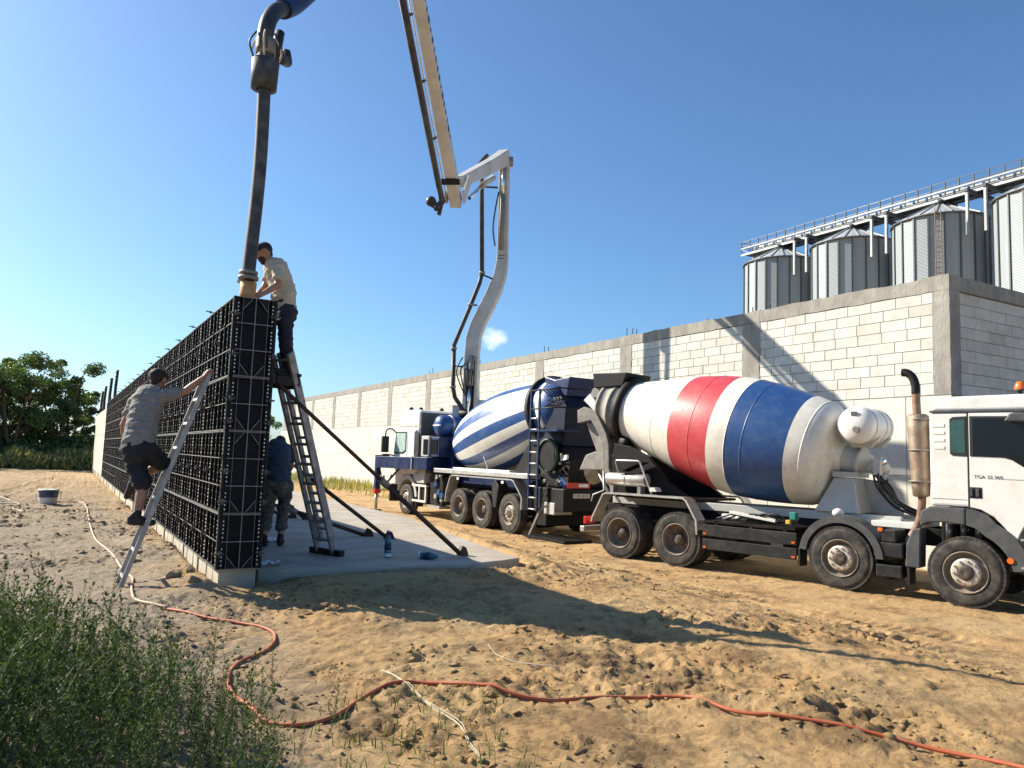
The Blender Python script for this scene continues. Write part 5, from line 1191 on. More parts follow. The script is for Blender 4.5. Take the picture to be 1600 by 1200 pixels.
# ------------------------------------------------------------------ ladders
def make_ladder(name, label, foot, top, width, wdir, nr, mat, rail=(0.026, 0.062), dbl=False, rubber=True):
    foot, top, wdir = Vector(foot), Vector(top), Vector(wdir).normalized()
    root = thing(name, label, 'ladder', foot)
    ax = (top - foot).normalized(); nrm = ax.cross(wdir).normalized()
    def sec(f, tp, w, k, off):
        for s in (-1, 1):
            p = f + wdir * s * w / 2 + nrm * off; q = tp + wdir * s * w / 2 + nrm * off
            MB().beam(p, q, rail[0], rail[1], nrm).build('rail', mat, root, 0.004, world=True)
            if rubber and off == 0: MB().beam(p - ax * 0.03, p + ax * 0.07, rail[0] + .018, rail[1] + .016, nrm).build('foot', 'rubber', root, world=True)
        for i in range(k):
            c = f + (tp - f) * ((i + 0.75) / k) + nrm * off
            MB().beam(c - wdir * w / 2, c + wdir * w / 2, 0.03, 0.03, ax).build('rung', mat, root, world=True)
    sec(foot, top, width, nr, 0)
    if dbl: sec(foot + (top - foot) * 0.05, top, width - 0.075, nr, 0.07)
    return root, ax, nrm
make_ladder('leaning_ladder', 'aluminium ladder leaning on the formwork with a climbing worker', (0.53, 9.30, 0.40), (1.315, 9.34, 2.88), 0.38, (-0.02, 1, 0), 9, 'ladder_alu', (0.022, 0.048))
lr, lax, lnr = make_ladder('extension_ladder', 'wide dull extension ladder standing on the slab behind the formwork end', (3.10, 10.36, 0.64), (2.12, 9.39, 3.15), 0.31, (0.45, -1, 0), 10, 'ladder_dull', (0.045, 0.06), True, False)
MB().beam((2.98, 10.64, 0.665), (3.24, 10.08, 0.665), 0.09, 0.08).build('stabiliser_bar', 'rubber', lr, 0.01, world=True)
# small timber platform the man on top stands on
pf = thing('standing_platform', 'small dark box platform under the feet of the top worker', 'platform', (2.2, 9.5, 2.80))
MB().b2((2.08, 9.36, 2.895), (2.38, 9.74, 2.93)).build('deck_board', 'black_steel', pf, .005, world=True)
for y in (9.38, 9.72): MB().b2((2.09, y - .012, 2.78), (2.36, y + .012, 2.893)).build('side_board', 'dark_plastic', pf, world=True)
MB().b2((2.355, 9.395, 2.78), (2.372, 9.705, 2.893)).build('side_board', 'dark_plastic', pf, world=True)
MB().beam((1.96, 9.55, 2.77), (2.35, 9.55, 2.77), .04, .04).build('bracket', 'black_steel', pf, world=True)

# ------------------------------------------------------------------ raking props
def prop(label, foot, top, collar=0.45):
    foot, top = Vector(foot), Vector(top); root = thing('raking_prop', label, 'prop', foot, 0, 'raking props of the formwork')
    m = foot.lerp(top, collar); d = (top - foot).normalized()
    MB().cyl(foot + d * .06, m, 0.032, n=12).build('outer_tube', 'prop_steel', root, world=True)
    MB().cyl(m - d * .02, top, 0.024, n=12).build('inner_tube', 'prop_steel', root, world=True)
    MB().cyl(m - d * .07, m + d * .07, 0.046, n=12).build('collar', 'dusty_steel', root, world=True)
    MB().tube([m + Vector((0, 0, .0)), m + Vector((.0, .0, .09))], .012, 6).build('pin', 'rebar', root, world=True)
    ft = MB().prism([(-.08, .0), (.09, .0), (.09, .02), (.05, .11), (-.02, .14), (-.07, .04)], -.035, .035)
    o = ft.build('foot_shoe', 'prop_steel', root, .006); o.rotation_euler = (0, 0, math.atan2(-(top - foot).y, -(top - foot).x))
    MB().box((top.x, top.y, top.z), (.05, .10, .12)).build('head_bracket', 'prop_steel', root, .006, world=True)
    return root
prop('long dark steel prop running across in front of the pump truck to the slab corner', (4.87, 9.80, 0.62), (1.965, 9.05, 2.82), 0.46)
prop('steel prop behind the ladder reaching furthest right of the short pair', (4.62, 12.0, 0.62), (1.95, 12.4, 2.6), 0.5)
prop('low steel prop landing just left of the bottle on the slab', (4.42, 12.44, 0.62), (1.95, 12.7, 1.45), 0.5)
prop('steel prop seen between the navy-shirted worker and the ladder, upper', (4.24, 15.66, 0.62), (1.93, 15.9, 2.6), 0.5)
prop('low steel prop seen between the navy-shirted worker and the ladder', (4.05, 16.0, 0.62), (1.93, 16.2, 1.4), 0.5)

# ------------------------------------------------------------------ people
def blob(caps, vox, smooth=6, noise=0.0, seed=0):
    """caps: (p0, p1, r0, r1[, axis, factor]) tapered capsules fused into one skin"""
    mb = MB()
    for c in caps:
        p, q, r0, r1 = Vector(c[0]), Vector(c[1]), c[2], c[3]
        v0 = len(mb.v); d = q - p
        if d.length < 1e-5: mb.sphere(p, r0, 18, 12)
        else:
            # one closed capsule
            dn = d.normalized(); u = dn.orthogonal().normalized(); w = dn.cross(u); n = 18; rings = []
            for k in range(0, 7): a = math.pi / 2 * (1 - k / 6); rings.append((p - dn * r0 * math.sin(a), r0 * math.cos(a)))
            for k in range(1, 4): f = k / 4; rings.append((p.lerp(q, f), r0 + (r1 - r0) * f))
            for k in range(0, 7): a = math.pi / 2 * k / 6; rings.append((q + dn * r1 * math.sin(a), r1 * math.cos(a)))
            vs = [cc + (u * math.cos(2 * math.pi * j / n) + w * math.sin(2 * math.pi * j / n)) * max(r, 1e-4) for cc, r in rings for j in range(n)]
            mb.add(vs, [(i * n + j, i * n + (j + 1) % n, (i + 1) * n + (j + 1) % n, (i + 1) * n + j) for i in range(len(rings) - 1) for j in range(n)])
        if len(c) > 4:
            ax = Vector(c[4]).normalized(); fct = c[5]; ctr = (p + q) / 2
            for i in range(v0, len(mb.v)):
                v = Vector(mb.v[i]); t = (v - ctr).dot(ax); mb.v[i] = tuple(v + ax * t * (fct - 1))
    me = mb.mesh('tmp', 'skin_tan'); o = bpy.data.objects.new('tmp', me); COL.objects.link(o)
    m = o.modifiers.new('r', 'REMESH'); m.mode = 'VOXEL'; m.voxel_size = vox; m.use_smooth_shade = True
    if smooth: s = o.modifiers.new('s', 'SMOOTH'); s.iterations = smooth; s.factor = 0.5
    dg = bpy.context.evaluated_depsgraph_get(); dg.update()
    out = bpy.data.meshes.new_from_object(o.evaluated_get(dg)); bpy.data.objects.remove(o)
    if noise:
        co = np.empty(len(out.vertices) * 3); out.vertices.foreach_get('co', co); co = co.reshape(-1, 3)
        nr = np.empty(len(out.vertices) * 3); out.vertices.foreach_get('normal', nr); nr = nr.reshape(-1, 3)
        t = fbm(co[:, 0] * 1.6 + co[:, 2] * 1.7 + co[:, 1], co[:, 2] * 3.0 - co[:, 0] + co[:, 1] * .7, 7.0, 3, seed) ; co = co + nr * (t * noise)[:, None]
        out.vertices.foreach_set('co', co.ravel()); out.update()
    return out
def mesh_obj(name, me, mat, parent):
    me.name = name; me.materials.clear(); me.materials.append(M(mat)); me.polygons.foreach_set('use_smooth', [True] * len(me.polygons))
    inv = WM(parent).inverted(); me.transform(inv); o = bpy.data.objects.new(name, me); COL.objects.link(o); o.parent = parent; return o
def hand_caps(wrist, d, palm_n, L=0.17, curl=0.5, left=False):
    """palm plus four fingers and a thumb; d: pointing direction, palm_n: direction fingers curl to"""
    w, d, pn = Vector(wrist), Vector(d).normalized(), Vector(palm_n); pn = (pn - d * pn.dot(d)).normalized(); s = d.cross(pn) * (-1 if left else 1)
    k = w + d * L * 0.45; caps = [(w, k, .028, .036, pn, .62)]
    for i, (o, l) in enumerate(((-.030, .80), (-.010, .92), (.011, 1.0), (.031, .9))):
        a = k + s * o; f1 = (d * math.cos(curl * .6) + pn * math.sin(curl * .6)).normalized(); f2 = (d * math.cos(curl * 1.9) + pn * math.sin(curl * 1.9)).normalized()
        b = a + f1 * L * .27 * l; c = b + f2 * L * .27 * l; caps += [(a, b, .0098, .009), (b, c, .009, .0078)]
    a = w + d * L * .12 + s * .03; b = a + (d * .75 + s * .55 + pn * .35).normalized() * L * .26; c = b + (d * .9 + pn * .45).normalized() * L * .2
    caps += [(a, b, .0125, .011), (b, c, .0105, .0085)]
    return caps
def head_caps(c, face, up, r=0.1):
    c, f, u = Vector(c), Vector(face).normalized(), Vector(up).normalized(); u = (u - f * u.dot(f)).normalized(); s = f.cross(u)
    k = r / 0.1
    caps = [(c + u * .022 * k - f * .012 * k, c + u * .022 * k + f * .012 * k, .094 * k, .090 * k, s, .86), (c - u * .055 * k + f * .025 * k, c - u * .075 * k + f * .05 * k, .060 * k, .036 * k, s, .95),
            (c + f * .095 * k + u * .012 * k, c + f * .112 * k - u * .022 * k, .010 * k, .016 * k), (c + f * .085 * k + u * .03 * k, c + f * .088 * k + u * .03 * k, .03 * k, .03 * k, s, 1.6),
            (c + f * .085 * k - u * .052 * k, c + f * .092 * k - u * .052 * k, .018 * k, .014 * k, s, 1.7)]
    for q in (-1, 1): caps.append((c + s * q * .082 * k - f * .005 * k + u * .012 * k, c + s * q * .086 * k - f * .012 * k - u * .025 * k, .022 * k, .014 * k, s, .55))
    return caps
def man(label, J, cloth, face, up, body_side, tee, legs, hair=True, cap=False, hands=None, leg_end=0.55, foot_dirs=None, sleeve=0.55, beard=False, rhr=0.1):
    root = thing('person', label, 'person', (J['lank'][0], J['lank'][1], J['lank'][2]))
    V = {k: Vector(v) for k, v in J.items()}
    S = Vector(body_side).normalized(); hipc = (V['lhip'] + V['rhip']) / 2; shc = (V['lsh'] + V['rsh']) / 2
    hd = head_caps(V['head'], face, up, rhr)
    body = list(hd) + [(V['neck'], V['head'] - Vector(up) * .04, .055, .056), (shc, V['belly'], .115, .115, S, 1.25), (V['belly'], hipc, .115, .12, S, 1.25)]
    for a in 'lr':
        body += [(V[a + 'sh'], V[a + 'elb'], .052, .041), (V[a + 'elb'], V[a + 'elb'].lerp(V[a + 'hand'], .35), .042, .041), (V[a + 'elb'].lerp(V[a + 'hand'], .35), V[a + 'hand'], .041, .027),
                 (V[a + 'hip'], V[a + 'knee'], .085, .058), (V[a + 'knee'], V[a + 'knee'].lerp(V[a + 'ank'], .3), .056, .060), (V[a + 'knee'].lerp(V[a + 'ank'], .3), V[a + 'ank'], .060, .037)]
        d, pn, cu = hands[a]; body += hand_caps(V[a + 'hand'], d, pn, .175, cu, a == 'l')
    mesh_obj('body', blob(body, .0085, 3), 'skin_tan', root)
    # shirt
    sh = [(V['neck'].lerp(shc, .75), V['neck'].lerp(shc, .8), .075, .075), (shc, shc.lerp(V['belly'], .5), .148, .150, S, 1.24), (shc.lerp(V['belly'], .5), V['belly'], .150, .146, S, 1.2), (V['belly'], hipc + (V['belly'] - hipc) * .25, .148, .150, S, 1.18)]
    for a in 'lr': sh += [(V[a + 'sh'].lerp(shc, .15), V[a + 'sh'].lerp(V[a + 'elb'], sleeve), .080, .074)]
    mesh_obj('t_shirt', blob(sh, .011, 4, .022, 3), cloth[0], root)
    tr = [(hipc + (V['belly'] - hipc) * .3, hipc - (V['belly'] - hipc) * .12, .140, .146, S, 1.18)]
    for a in 'lr':
        e = V[a + 'knee']
        if leg_end > 1: tr += [(V[a + 'hip'], e, .105, .082), (e, e.lerp(V[a + 'ank'], leg_end - 1), .082, .068 if leg_end > 1.7 else .088)]
        else: tr += [(V[a + 'hip'], V[a + 'hip'].lerp(e, leg_end), .112, .100)]
    mesh_obj('trousers' if leg_end > 1.7 else 'shorts', blob(tr, .011, 3, .020, 9), cloth[1], root)
    for a in 'lr':
        fd = Vector(foot_dirs[a]).normalized(); an = V[a + 'ank']
        sole = an + Vector((0, 0, -.055))
        heel = sole - fd * .05; toe = sole + fd * .165
        m_ = blob([(heel, sole + fd * .06, .042, .042), (sole + fd * .06, toe, .045, .036), (heel + Vector((0, 0, .03)), an + Vector((0, 0, .03)), .044, .047), (sole + fd * .02 + Vector((0, 0, .03)), sole + fd * .10, .046, .04)], .009, 3)
        mesh_obj('shoe', m_, cloth[2], root)
        mesh_obj('sock', blob([(an, an + (V[a + 'knee'] - an) * .14, .045, .046)], .008, 2), cloth[2], root)
    f, u = Vector(face).normalized(), Vector(up).normalized(); k = rhr / .1; c = V['head']; s = f.cross(u)
    hc = [(c + u * .035 * k - f * .028 * k, c + u * .042 * k + f * .012 * k, .094 * k, .086 * k, s, .92), (c - f * .05 * k + u * .0, c - f * .055 * k - u * .04 * k, .066 * k, .045 * k, s, 1.05)]
    mesh_obj('hair', blob(hc, .008, 2, .006, 5), 'hair', root)
    if cap:
        mesh_obj('cap', blob([(c + u * .055 * k - f * .02 * k, c + u * .055 * k + f * .02 * k, .097 * k, .094 * k, s, .9), (c + u * .055 * k + f * .08 * k, c + u * .035 * k + f * .145 * k, .06 * k, .05 * k, u, .22)], .008, 2), 'cap', root)
    if beard: mesh_obj('beard', blob([(c - u * .062 * k + f * .055 * k, c - u * .10 * k + f * .062 * k, .05 * k, .03 * k, s, 1.05)], .007, 2), 'hair', root)
    return root
man('man in grey T-shirt and black shorts climbing the leaning ladder',
    {'head': (0.80, 9.45, 2.74), 'neck': (0.755, 9.40, 2.60), 'lsh': (0.60, 9.52, 2.50), 'rsh': (0.86, 9.28, 2.55), 'relb': (1.07, 9.22, 2.62), 'rhand': (1.235, 9.16, 2.78), 'lelb': (0.50, 9.62, 2.22), 'lhand': (0.555, 9.70, 1.97),
     'belly': (0.665, 9.36, 2.24), 'lhip': (0.575, 9.40, 1.97), 'rhip': (0.71, 9.27, 1.97), 'lknee': (0.725, 9.32, 1.56), 'lank': (0.68, 9.27, 1.235), 'rknee': (0.915, 9.45, 1.80), 'rank': (0.64, 9.58, 1.62)},
    ('tee_grey', 'shorts_black', 'shoe'), (0.62, 0.75, -0.18), (0.1, 0.1, 1), (0.75, -0.66, 0.1), None, None,
    hands={'r': ((0.5, -.05, .8), (0.8, 0, -.3), 1.0), 'l': ((0.2, 0.1, -1), (.6, .3, 0), .7)}, leg_end=0.92, foot_dirs={'l': (1, 0.05, -.08), 'r': (-.2, .35, -.6)})
man('bearded man in beige T-shirt and dark trousers on top steering the hose end',
    {'head': (1.865, 9.50, 4.385), 'neck': (1.97, 9.50, 4.29), 'rsh': (2.02, 9.34, 4.19), 'lsh': (2.02, 9.66, 4.21), 'relb': (2.00, 9.25, 3.96), 'rhand': (1.80, 9.20, 3.80), 'lelb': (1.92, 9.64, 3.98), 'lhand': (1.79, 9.44, 3.82),
     'belly': (2.12, 9.50, 3.97), 'rhip': (2.15, 9.41, 3.70), 'lhip': (2.17, 9.59, 3.71), 'rknee': (2.17, 9.42, 3.34), 'lknee': (2.22, 9.60, 3.35), 'rank': (2.22, 9.43, 3.00), 'lank': (2.28, 9.61, 3.00)},
    ('tee_beige', 'trousers_navy', 'shoe'), (-0.85, -0.1, -0.55), (-0.45, 0, 0.85), (0, -1, 0), None, None,
    hands={'r': ((-0.9, .25, -.1), (0, 1, 0), .8), 'l': ((-0.8, -.5, -.1), (0, -1, 0), .8)}, leg_end=1.97, foot_dirs={'l': (-1, 0.2, 0), 'r': (-1, -.1, 0)}, beard=True)
man('man in navy shirt and camouflage shorts bending over behind the formwork end',
    {'head': (2.80, 12.06, 2.09), 'neck': (2.72, 11.86, 2.10), 'lsh': (2.50, 11.72, 2.02), 'rsh': (2.88, 11.72, 2.02), 'belly': (2.68, 11.55, 1.76), 'lhip': (2.58, 11.47, 1.50), 'rhip': (2.79, 11.47, 1.50), 'lknee': (2.54, 11.48, 1.05), 'rknee': (2.77, 11.52, 1.05),
     'lank': (2.49, 11.36, 0.725), 'rank': (2.74, 11.42, 0.725), 'lelb': (2.50, 12.0, 1.76), 'relb': (2.98, 12.0, 1.76), 'rhand': (2.93, 12.2, 1.58), 'lhand': (2.62, 12.2, 1.58)},
    ('tee_navy', 'camo', 'shoe'), (0.2, 0.8, -0.6), (0.1, 0.6, 0.8), (1, 0, 0), None, None,
    hands={'r': ((-.2, .8, -.4), (0, 0, -1), .6), 'l': ((.2, .8, -.4), (0, 0, -1), .6)}, leg_end=1.45, foot_dirs={'l': (-.3, 1, 0), 'r': (.45, 1, 0)})

# ------------------------------------------------------------------ hose, string, bottles, bucket, litter
HP = [(4.40, 1.9), (4.34, 2.28), (4.23, 2.66), (3.88, 3.18), (3.64, 3.5), (3.53, 3.89), (3.16, 4.08), (2.65, 4.2), (2.42, 4.44), (2.2, 4.75), (2.01, 4.84), (1.73, 4.67), (1.43, 4.35), (1.23, 4.26), (1.11, 4.33), (1.02, 4.48), (0.97, 4.86), (1.01, 5.38), (1.16, 5.78), (1.4, 6.07), (1.53, 6.35), (1.56, 6.69), (1.41, 7.01), (1.15, 7.38), (0.89, 7.84)]
HP2 = [(0.89, 7.84), (0.67, 8.25), (0.66, 8.9), (0.72, 9.74), (0.65, 10.51), (0.59, 12.07), (0.46, 13.7), (0.43, 16.41), (0.44, 20.44), (0.37, 22.65), (0.1, 22.9), (-.2, 23.0)]
def lay(pts, r, lift=0.0, k=8):
    c = catmull([(x, y, 0) for x, y in pts], k); X = np.array([p.x for p in c]); Y = np.array([p.y for p in c])
    Z = np.maximum(height(X, Y), np.maximum(height(X + .02, Y), height(X, Y + .02)))
    Z0 = Z.copy()
    for _ in range(14):
        P_ = np.pad(Z, 1, mode='edge'); Z = .55 * Z + .225 * (P_[:-2] + P_[2:])
    Z = np.maximum(Z, Z0 - r * .9)
    P_ = np.pad(Z, 1, mode='edge'); Z = .5 * Z + .25 * (P_[:-2] + P_[2:])
    return [(x, y, z + r * .75 + lift) for x, y, z in zip(X, Y, Z)]
hr = thing('garden_hose', 'long orange hose snaking over the sand from lower right to the wall', 'hose', (1.5, 6.0, .5))
MB().tube(lay(HP, .0125), .0125, 8).build('orange_length', 'orange_hose', hr, world=True)
MB().tube(lay(HP2, .0135), .0135, 8).build('faded_length', 'pale_hose', hr, world=True)['label'] = 'dusty pale pink stretch of the hose'
q = lay(HP, .016)
for i in (43,): MB().tube([Vector(q[i]) - Vector((.02, .0, 0)), Vector(q[i]) + (Vector(q[i + 1]) - Vector(q[i])).normalized() * .05], .015, 8).build('joint_tape', 'orange_hose', hr, world=True)
st = [(2.05, 5.23), (2.02, 4.75), (1.97, 4.24), (1.98, 3.94), (1.89, 3.58), (1.87, 3.41)]
sr = thing('packing_string', 'pale twine strands lying across the orange hose', 'string', (2.0, 4.5, .5))
for k in range(3): MB().tube(lay([(x + .012 * k * math.sin(y * 3 + k), y + .02 * k) for x, y in st], .005, .002 + .003 * k), .0022, 5).build('strand', 'string', sr, world=True)
sr2 = tag(MB().tube(lay([(3.05, 5.6), (2.95, 5.2), (3.06, 4.95), (3.2, 4.8)], .005, .002), .003, 5).build('packing_string', 'string'), 'short pale twine end lying alone on the sand right of the crossing', 'string')
sr3 = tag(MB().tube(lay([(-1.6, 24.5), (-1.2, 23.2), (-1.35, 22.0), (-.95, 21.6), (-1.0, 20.5), (-.75, 19.6)], .01, .01), .015, 5).build('packing_string', 'string'), 'white cord on the ground left of the pail', 'cord')
def bottle(label, p, rot, h=0.33, r=0.046):
    root = thing('water_bottle', label, 'bottle', p); root.rotation_euler = rot
    MB().lathe([(0, 0), (0, .036), (.008, r), (.10, r), (.11, r - .003), (.19, r - .003), (.20, r), (.235, r * .93), (.275, r * .55), (.29, .016), (.305, .016), (.305, 0)], (0, 0, 0), (0, 0, 1), 20).build('bottle_body', 'pet_blue', root)
    MB().lathe([(.10, r - .002), (.10, r + .0012), (.185, r + .0012), (.185, r - .002)], (0, 0, 0), (0, 0, 1), 20).build('bottle_label', 'pet_label', root)
    MB().lathe([(.012, r + .0012), (.055, r + .0014)], (0, 0, 0), (0, 0, 1), 20).build('bright_base', 'pet_white', root)
    MB().cyl((0, 0, .303), (0, 0, h), .018, n=14).build('bottle_cap', 'ink', root)
    return root
bottle('blue plastic bottle standing upright on the slab', (3.79, 9.86, .622), (0, 0, .5))
b2_ = bottle('blue and white bottle lying on its side on the slab', (4.15, 9.66, .67), (R_(90), 0, R_(35)), .30, .047)
bk = thing('paint_pail', 'blue and white pail standing alone on the ground at left', 'pail', (-0.36, 21.9, hz(-.36, 21.9) - .01))
MB().lathe([(0, 0), (0, .185), (.01, .19), (.16, .20), (.17, .202)], (0, 0, 0), (0, 0, 1), 28).build('lower_body', 'bucket_white', bk)
MB().lathe([(.17, .202), (.33, .214), (.335, .225), (.35, .225), (.35, .21), (.02, .18)], (0, 0, 0), (0, 0, 1), 28).build('printed_band', 'bucket_blue', bk)
MB().lathe([(.348, .0), (.36, .0), (.365, .225), (.345, .228)], (0, 0, 0), (0, 0, 1), 28).build('lid', 'bucket_white', bk)
MB().tube(catmull([(.22, 0, .31), (.26, -.08, .18), (.2, -.17, .06), (0, -.26, .02), (-.2, -.17, .06), (-.26, -.08, .18), (-.22, 0, .31)], 4), .006, 5).build('handle', 'galv', bk)
def sheet(label, cx, cy, s, seed):
    rg = random.Random(seed); n = 7; mb = MB()
    for i in range(n):
        for j in range(n): mb.v.append((cx + (i / (n - 1) - .5) * s + rg.uniform(-.01, .01), cy + (j / (n - 1) - .5) * s * .8 + rg.uniform(-.01, .01), .632 + rg.uniform(0, .05) * (1 if 0 < i < n - 1 else .5)))
    for i in range(n - 1):
        for j in range(n - 1): mb.f.append((i * n + j, (i + 1) * n + j, (i + 1) * n + j + 1, i * n + j + 1)); mb.m.append(0); mb.s.append(False)
    o = mb.build('plastic_scrap', 'plastic_film'); m = o.modifiers.new('s', 'SOLIDIFY'); m.thickness = .002
    return tag(o, label, 'litter', 'plastic scraps on the slab')
sheet('crumpled white plastic scrap by the foot of the formwork end', 2.20, 9.55, .22, 2)
sheet('white plastic scrap behind the shoes of the navy-shirted worker', 2.72, 11.95, .26, 3)
# two thin masts far behind the block building
for (x, y, h, lab) in ((16.1, 80, 12.2, 'taller thin grey mast far behind the long wall'), (16.9, 80, 11.4, 'shorter thin grey mast far behind the long wall')):
    mb = MB().tube([(x, y, 0), (x, y, h)], [.09, .05], 6); tag(mb.build('distant_mast', 'bridge_dark'), lab, 'mast', 'masts far behind the wall')
# ------------------------------------------------------------------ vegetation
def leaf_cloud(N, centers, radii, size, seed, flat=0.0, droop=0.0):
    """N leaf quads scattered through ellipsoidal clumps: returns verts, faces"""
    rg = np.random.default_rng(seed); C_ = np.array(centers); Rr = np.array(radii)
    idx = rg.integers(0, len(C_), N); d = rg.normal(size=(N, 3)); d /= np.linalg.norm(d, axis=1)[:, None]
    rad = rg.random(N) ** 0.45; p = C_[idx] + d * rad[:, None] * Rr[idx]
    a = rg.normal(size=(N, 3)); a /= np.linalg.norm(a, axis=1)[:, None]; b = np.cross(a, rg.normal(size=(N, 3))); b /= np.linalg.norm(b, axis=1)[:, None]
    s = size * (0.6 + 0.8 * rg.random(N))[:, None]
    v = np.stack([p - a * s, p + b * s * .5, p + a * s, p - b * s * .5], 1).reshape(-1, 3)
    f = np.arange(N * 4).reshape(N, 4); return v, f
def np_mesh(name, v, f, mats, mi=None):
    me = bpy.data.meshes.new(name); me.vertices.add(len(v)); me.vertices.foreach_set('co', np.asarray(v, float).ravel())
    me.loops.add(f.size); me.loops.foreach_set('vertex_index', f.ravel().astype(np.int32)); me.polygons.add(len(f)); me.polygons.foreach_set('loop_start', (np.arange(len(f)) * f.shape[1]).astype(np.int32))
    for m in mats: me.materials.append(M(m))
    if mi is not None: me.polygons.foreach_set('material_index', np.asarray(mi, np.int32))
    me.update(calc_edges=True); return me
def tree(label, x, y, h, w, seed, stems=3, leaves=4600, mats=('leaf_0', 'leaf_1')):
    rg = random.Random(seed); root = thing('broadleaf_tree', label, 'tree', (x, y, hz(x, y)), rg.uniform(0, 6), 'trees at the left edge of the site')
    tr = MB(); cs = []; rs = []
    for s in range(stems):
        a = 2 * math.pi * s / stems + rg.uniform(-.5, .5); lean = rg.uniform(.10, .30) * w
        p = Vector((rg.uniform(-.15, .15), rg.uniform(-.15, .15), -.1)); pts = [p.copy()]; hh = h * rg.uniform(.72, .95)
        for k in range(1, 7):
            t = k / 6; p = Vector((math.cos(a) * lean * t ** 1.3 * 2 + rg.uniform(-.12, .12), math.sin(a) * lean * t ** 1.3 * 2 + rg.uniform(-.12, .12), hh * t)); pts.append(p)
        tr.tube(pts, [max(.02, .13 * (1 - .85 * k / 6) * h / 7) for k in range(7)], 6)
        for k in range(2, 7):
            for q in range(rg.choice((2, 3))):
                b0 = pts[k]; aa = rg.uniform(0, 6.28); l = rg.uniform(.5, 1.15) * w * .42 * (1.15 - .45 * k / 6); e = b0 + Vector((math.cos(aa) * l, math.sin(aa) * l, rg.uniform(.1, .8) * l))
                tr.tube([b0, b0.lerp(e, .5) + Vector((0, 0, .1)), e], [.04, .028, .012], 4, caps=False)
                cs.append(tuple(e)); rr = rg.uniform(.45, .95) * w * .19; rs.append((rr, rr, rr * .72))
    tr.build('trunk', 'bark', root, recalc=False)
    v, f = leaf_cloud(int(leaves * 2.0), cs, rs, .085, seed)
    rg2 = np.random.default_rng(seed); put('crown', np_mesh('crown', v, f, mats, rg2.integers(0, len(mats), len(f))), root)
    return root
tree('tall bushy tree at the far left edge of the photo', -5.5, 56, 6.2, 4.4, 1, 4, 6500)
tree('tallest tree of the left group with a broad open crown', -3.1, 55, 6.7, 4.6, 2, 4, 8500, ('leaf_0', 'leaf_2'))
tree('slim tree right of the tallest one in the left group', -0.9, 56, 6.2, 3.5, 3, 3, 6000, ('leaf_1', 'leaf_0'))
tree('tree beside the pale far wall, right end of the left group', -0.1, 58, 5.6, 3.0, 4, 3, 6000, ('leaf_1', 'leaf_3'))
tree('lower dark tree filling the gap behind the left group', -4.0, 60, 5.0, 4.4, 5, 4, 6500, ('leaf_1', 'leaf_0'))
tree('dark tree peeking out between the formwork end and the ladder', 13.6, 72, 5.2, 4.0, 6, 3, 4500, ('leaf_1', 'leaf_0'))
tree('tree outside the left frame edge beyond the site', -9.5, 56, 7.4, 5.0, 8, 4, 5000, ('leaf_1', 'leaf_0'))
# shrubs and tall dry grass below the trees: one mass
def hedge():
    rg = np.random.default_rng(17); N = 26000
    x = rg.uniform(-16, 2.6, N); y = rg.uniform(49.5, 57.5, N); hmax = (.55 + .75 * vnoise(x * .8, y * .8, 5) + 1.3 * np.clip((y - 51.5) / 5, 0, 1) * (0.4 + vnoise(x * .5, y * .5, 9)))
    z = .45 + rg.random(N) ** .7 * hmax
    p = np.stack([x, y, z], 1); a = rg.normal(size=(N, 3)); a[:, 2] = np.abs(a[:, 2]) + np.where(y < 52, 1.6, .2); a /= np.linalg.norm(a, axis=1)[:, None]; b = np.cross(a, rg.normal(size=(N, 3))); b /= np.linalg.norm(b, axis=1)[:, None]
    s = (.10 + .12 * rg.random(N))[:, None]; wd = np.where(y < 52, .22, .6)[:, None]
    v = np.stack([p - a * s, p + b * s * wd, p + a * s, p - b * s * wd], 1).reshape(-1, 3); f = np.arange(N * 4).reshape(N, 4)
    mi = np.where(y < 52.3, np.where(rg.random(N) < .45, 0, 1), np.where(rg.random(N) < .5, 2, 3))
    o = put('scrub_belt', np_mesh('scrub_belt', v, f, ['dry_grass', 'green_grass', 'leaf_1', 'leaf_0'], mi)); tag(o, 'belt of tall grass and scrub below the trees at left', 'scrub', kind='stuff')
hedge()
def blades(name, label, pts, hs, mats, seed, w=.012, lean=.35):
    rg = np.random.default_rng(seed); n = len(pts); pts = np.asarray(pts); hs = np.asarray(hs); a = rg.random(n) * 6.283; ln = rg.random(n) * lean * hs
    d = np.stack([np.cos(a), np.sin(a), 0 * a], 1); q = rg.random(n) * 6.283; s = np.stack([np.cos(q), np.sin(q), 0 * q], 1) * (w * (0.6 + .8 * rg.random(n)))[:, None]
    up = np.stack([0 * a, 0 * a, hs], 1); mid = pts + up * .55 + d * (ln * .35)[:, None]; tip = pts + up + d * ln[:, None]
    v = np.stack([pts - s, pts + s, mid + s * .7, mid - s * .7, mid + s * .7, tip, mid - s * .7], 1)
    V4 = np.concatenate([v[:, :4].reshape(-1, 3), np.stack([mid - s * .7, mid + s * .7, tip, tip], 1).reshape(-1, 3)]); f = np.arange(len(V4)).reshape(-1, 4)
    mi = rg.integers(0, len(mats), n); o = put(name, np_mesh(name, V4, f, mats, np.concatenate([mi, mi]))); return tag(o, label, 'grass', kind='stuff')
rg = np.random.default_rng(3)
n = 5200; gx_ = 15.45 - rg.random(n) ** 2.2 * 3.2; gy_ = rg.uniform(27, 66, n); keep = vnoise(gx_ * .9, gy_ * .5, 4) > .38
blades('wall_grass', 'sparse grass and weeds along the foot of the long wall', np.stack([gx_, gy_, height(gx_, gy_)], 1)[keep], (.10 + .5 * rg.random(n) ** 2.5)[keep], ['dry_grass', 'green_grass'], 5, .022)
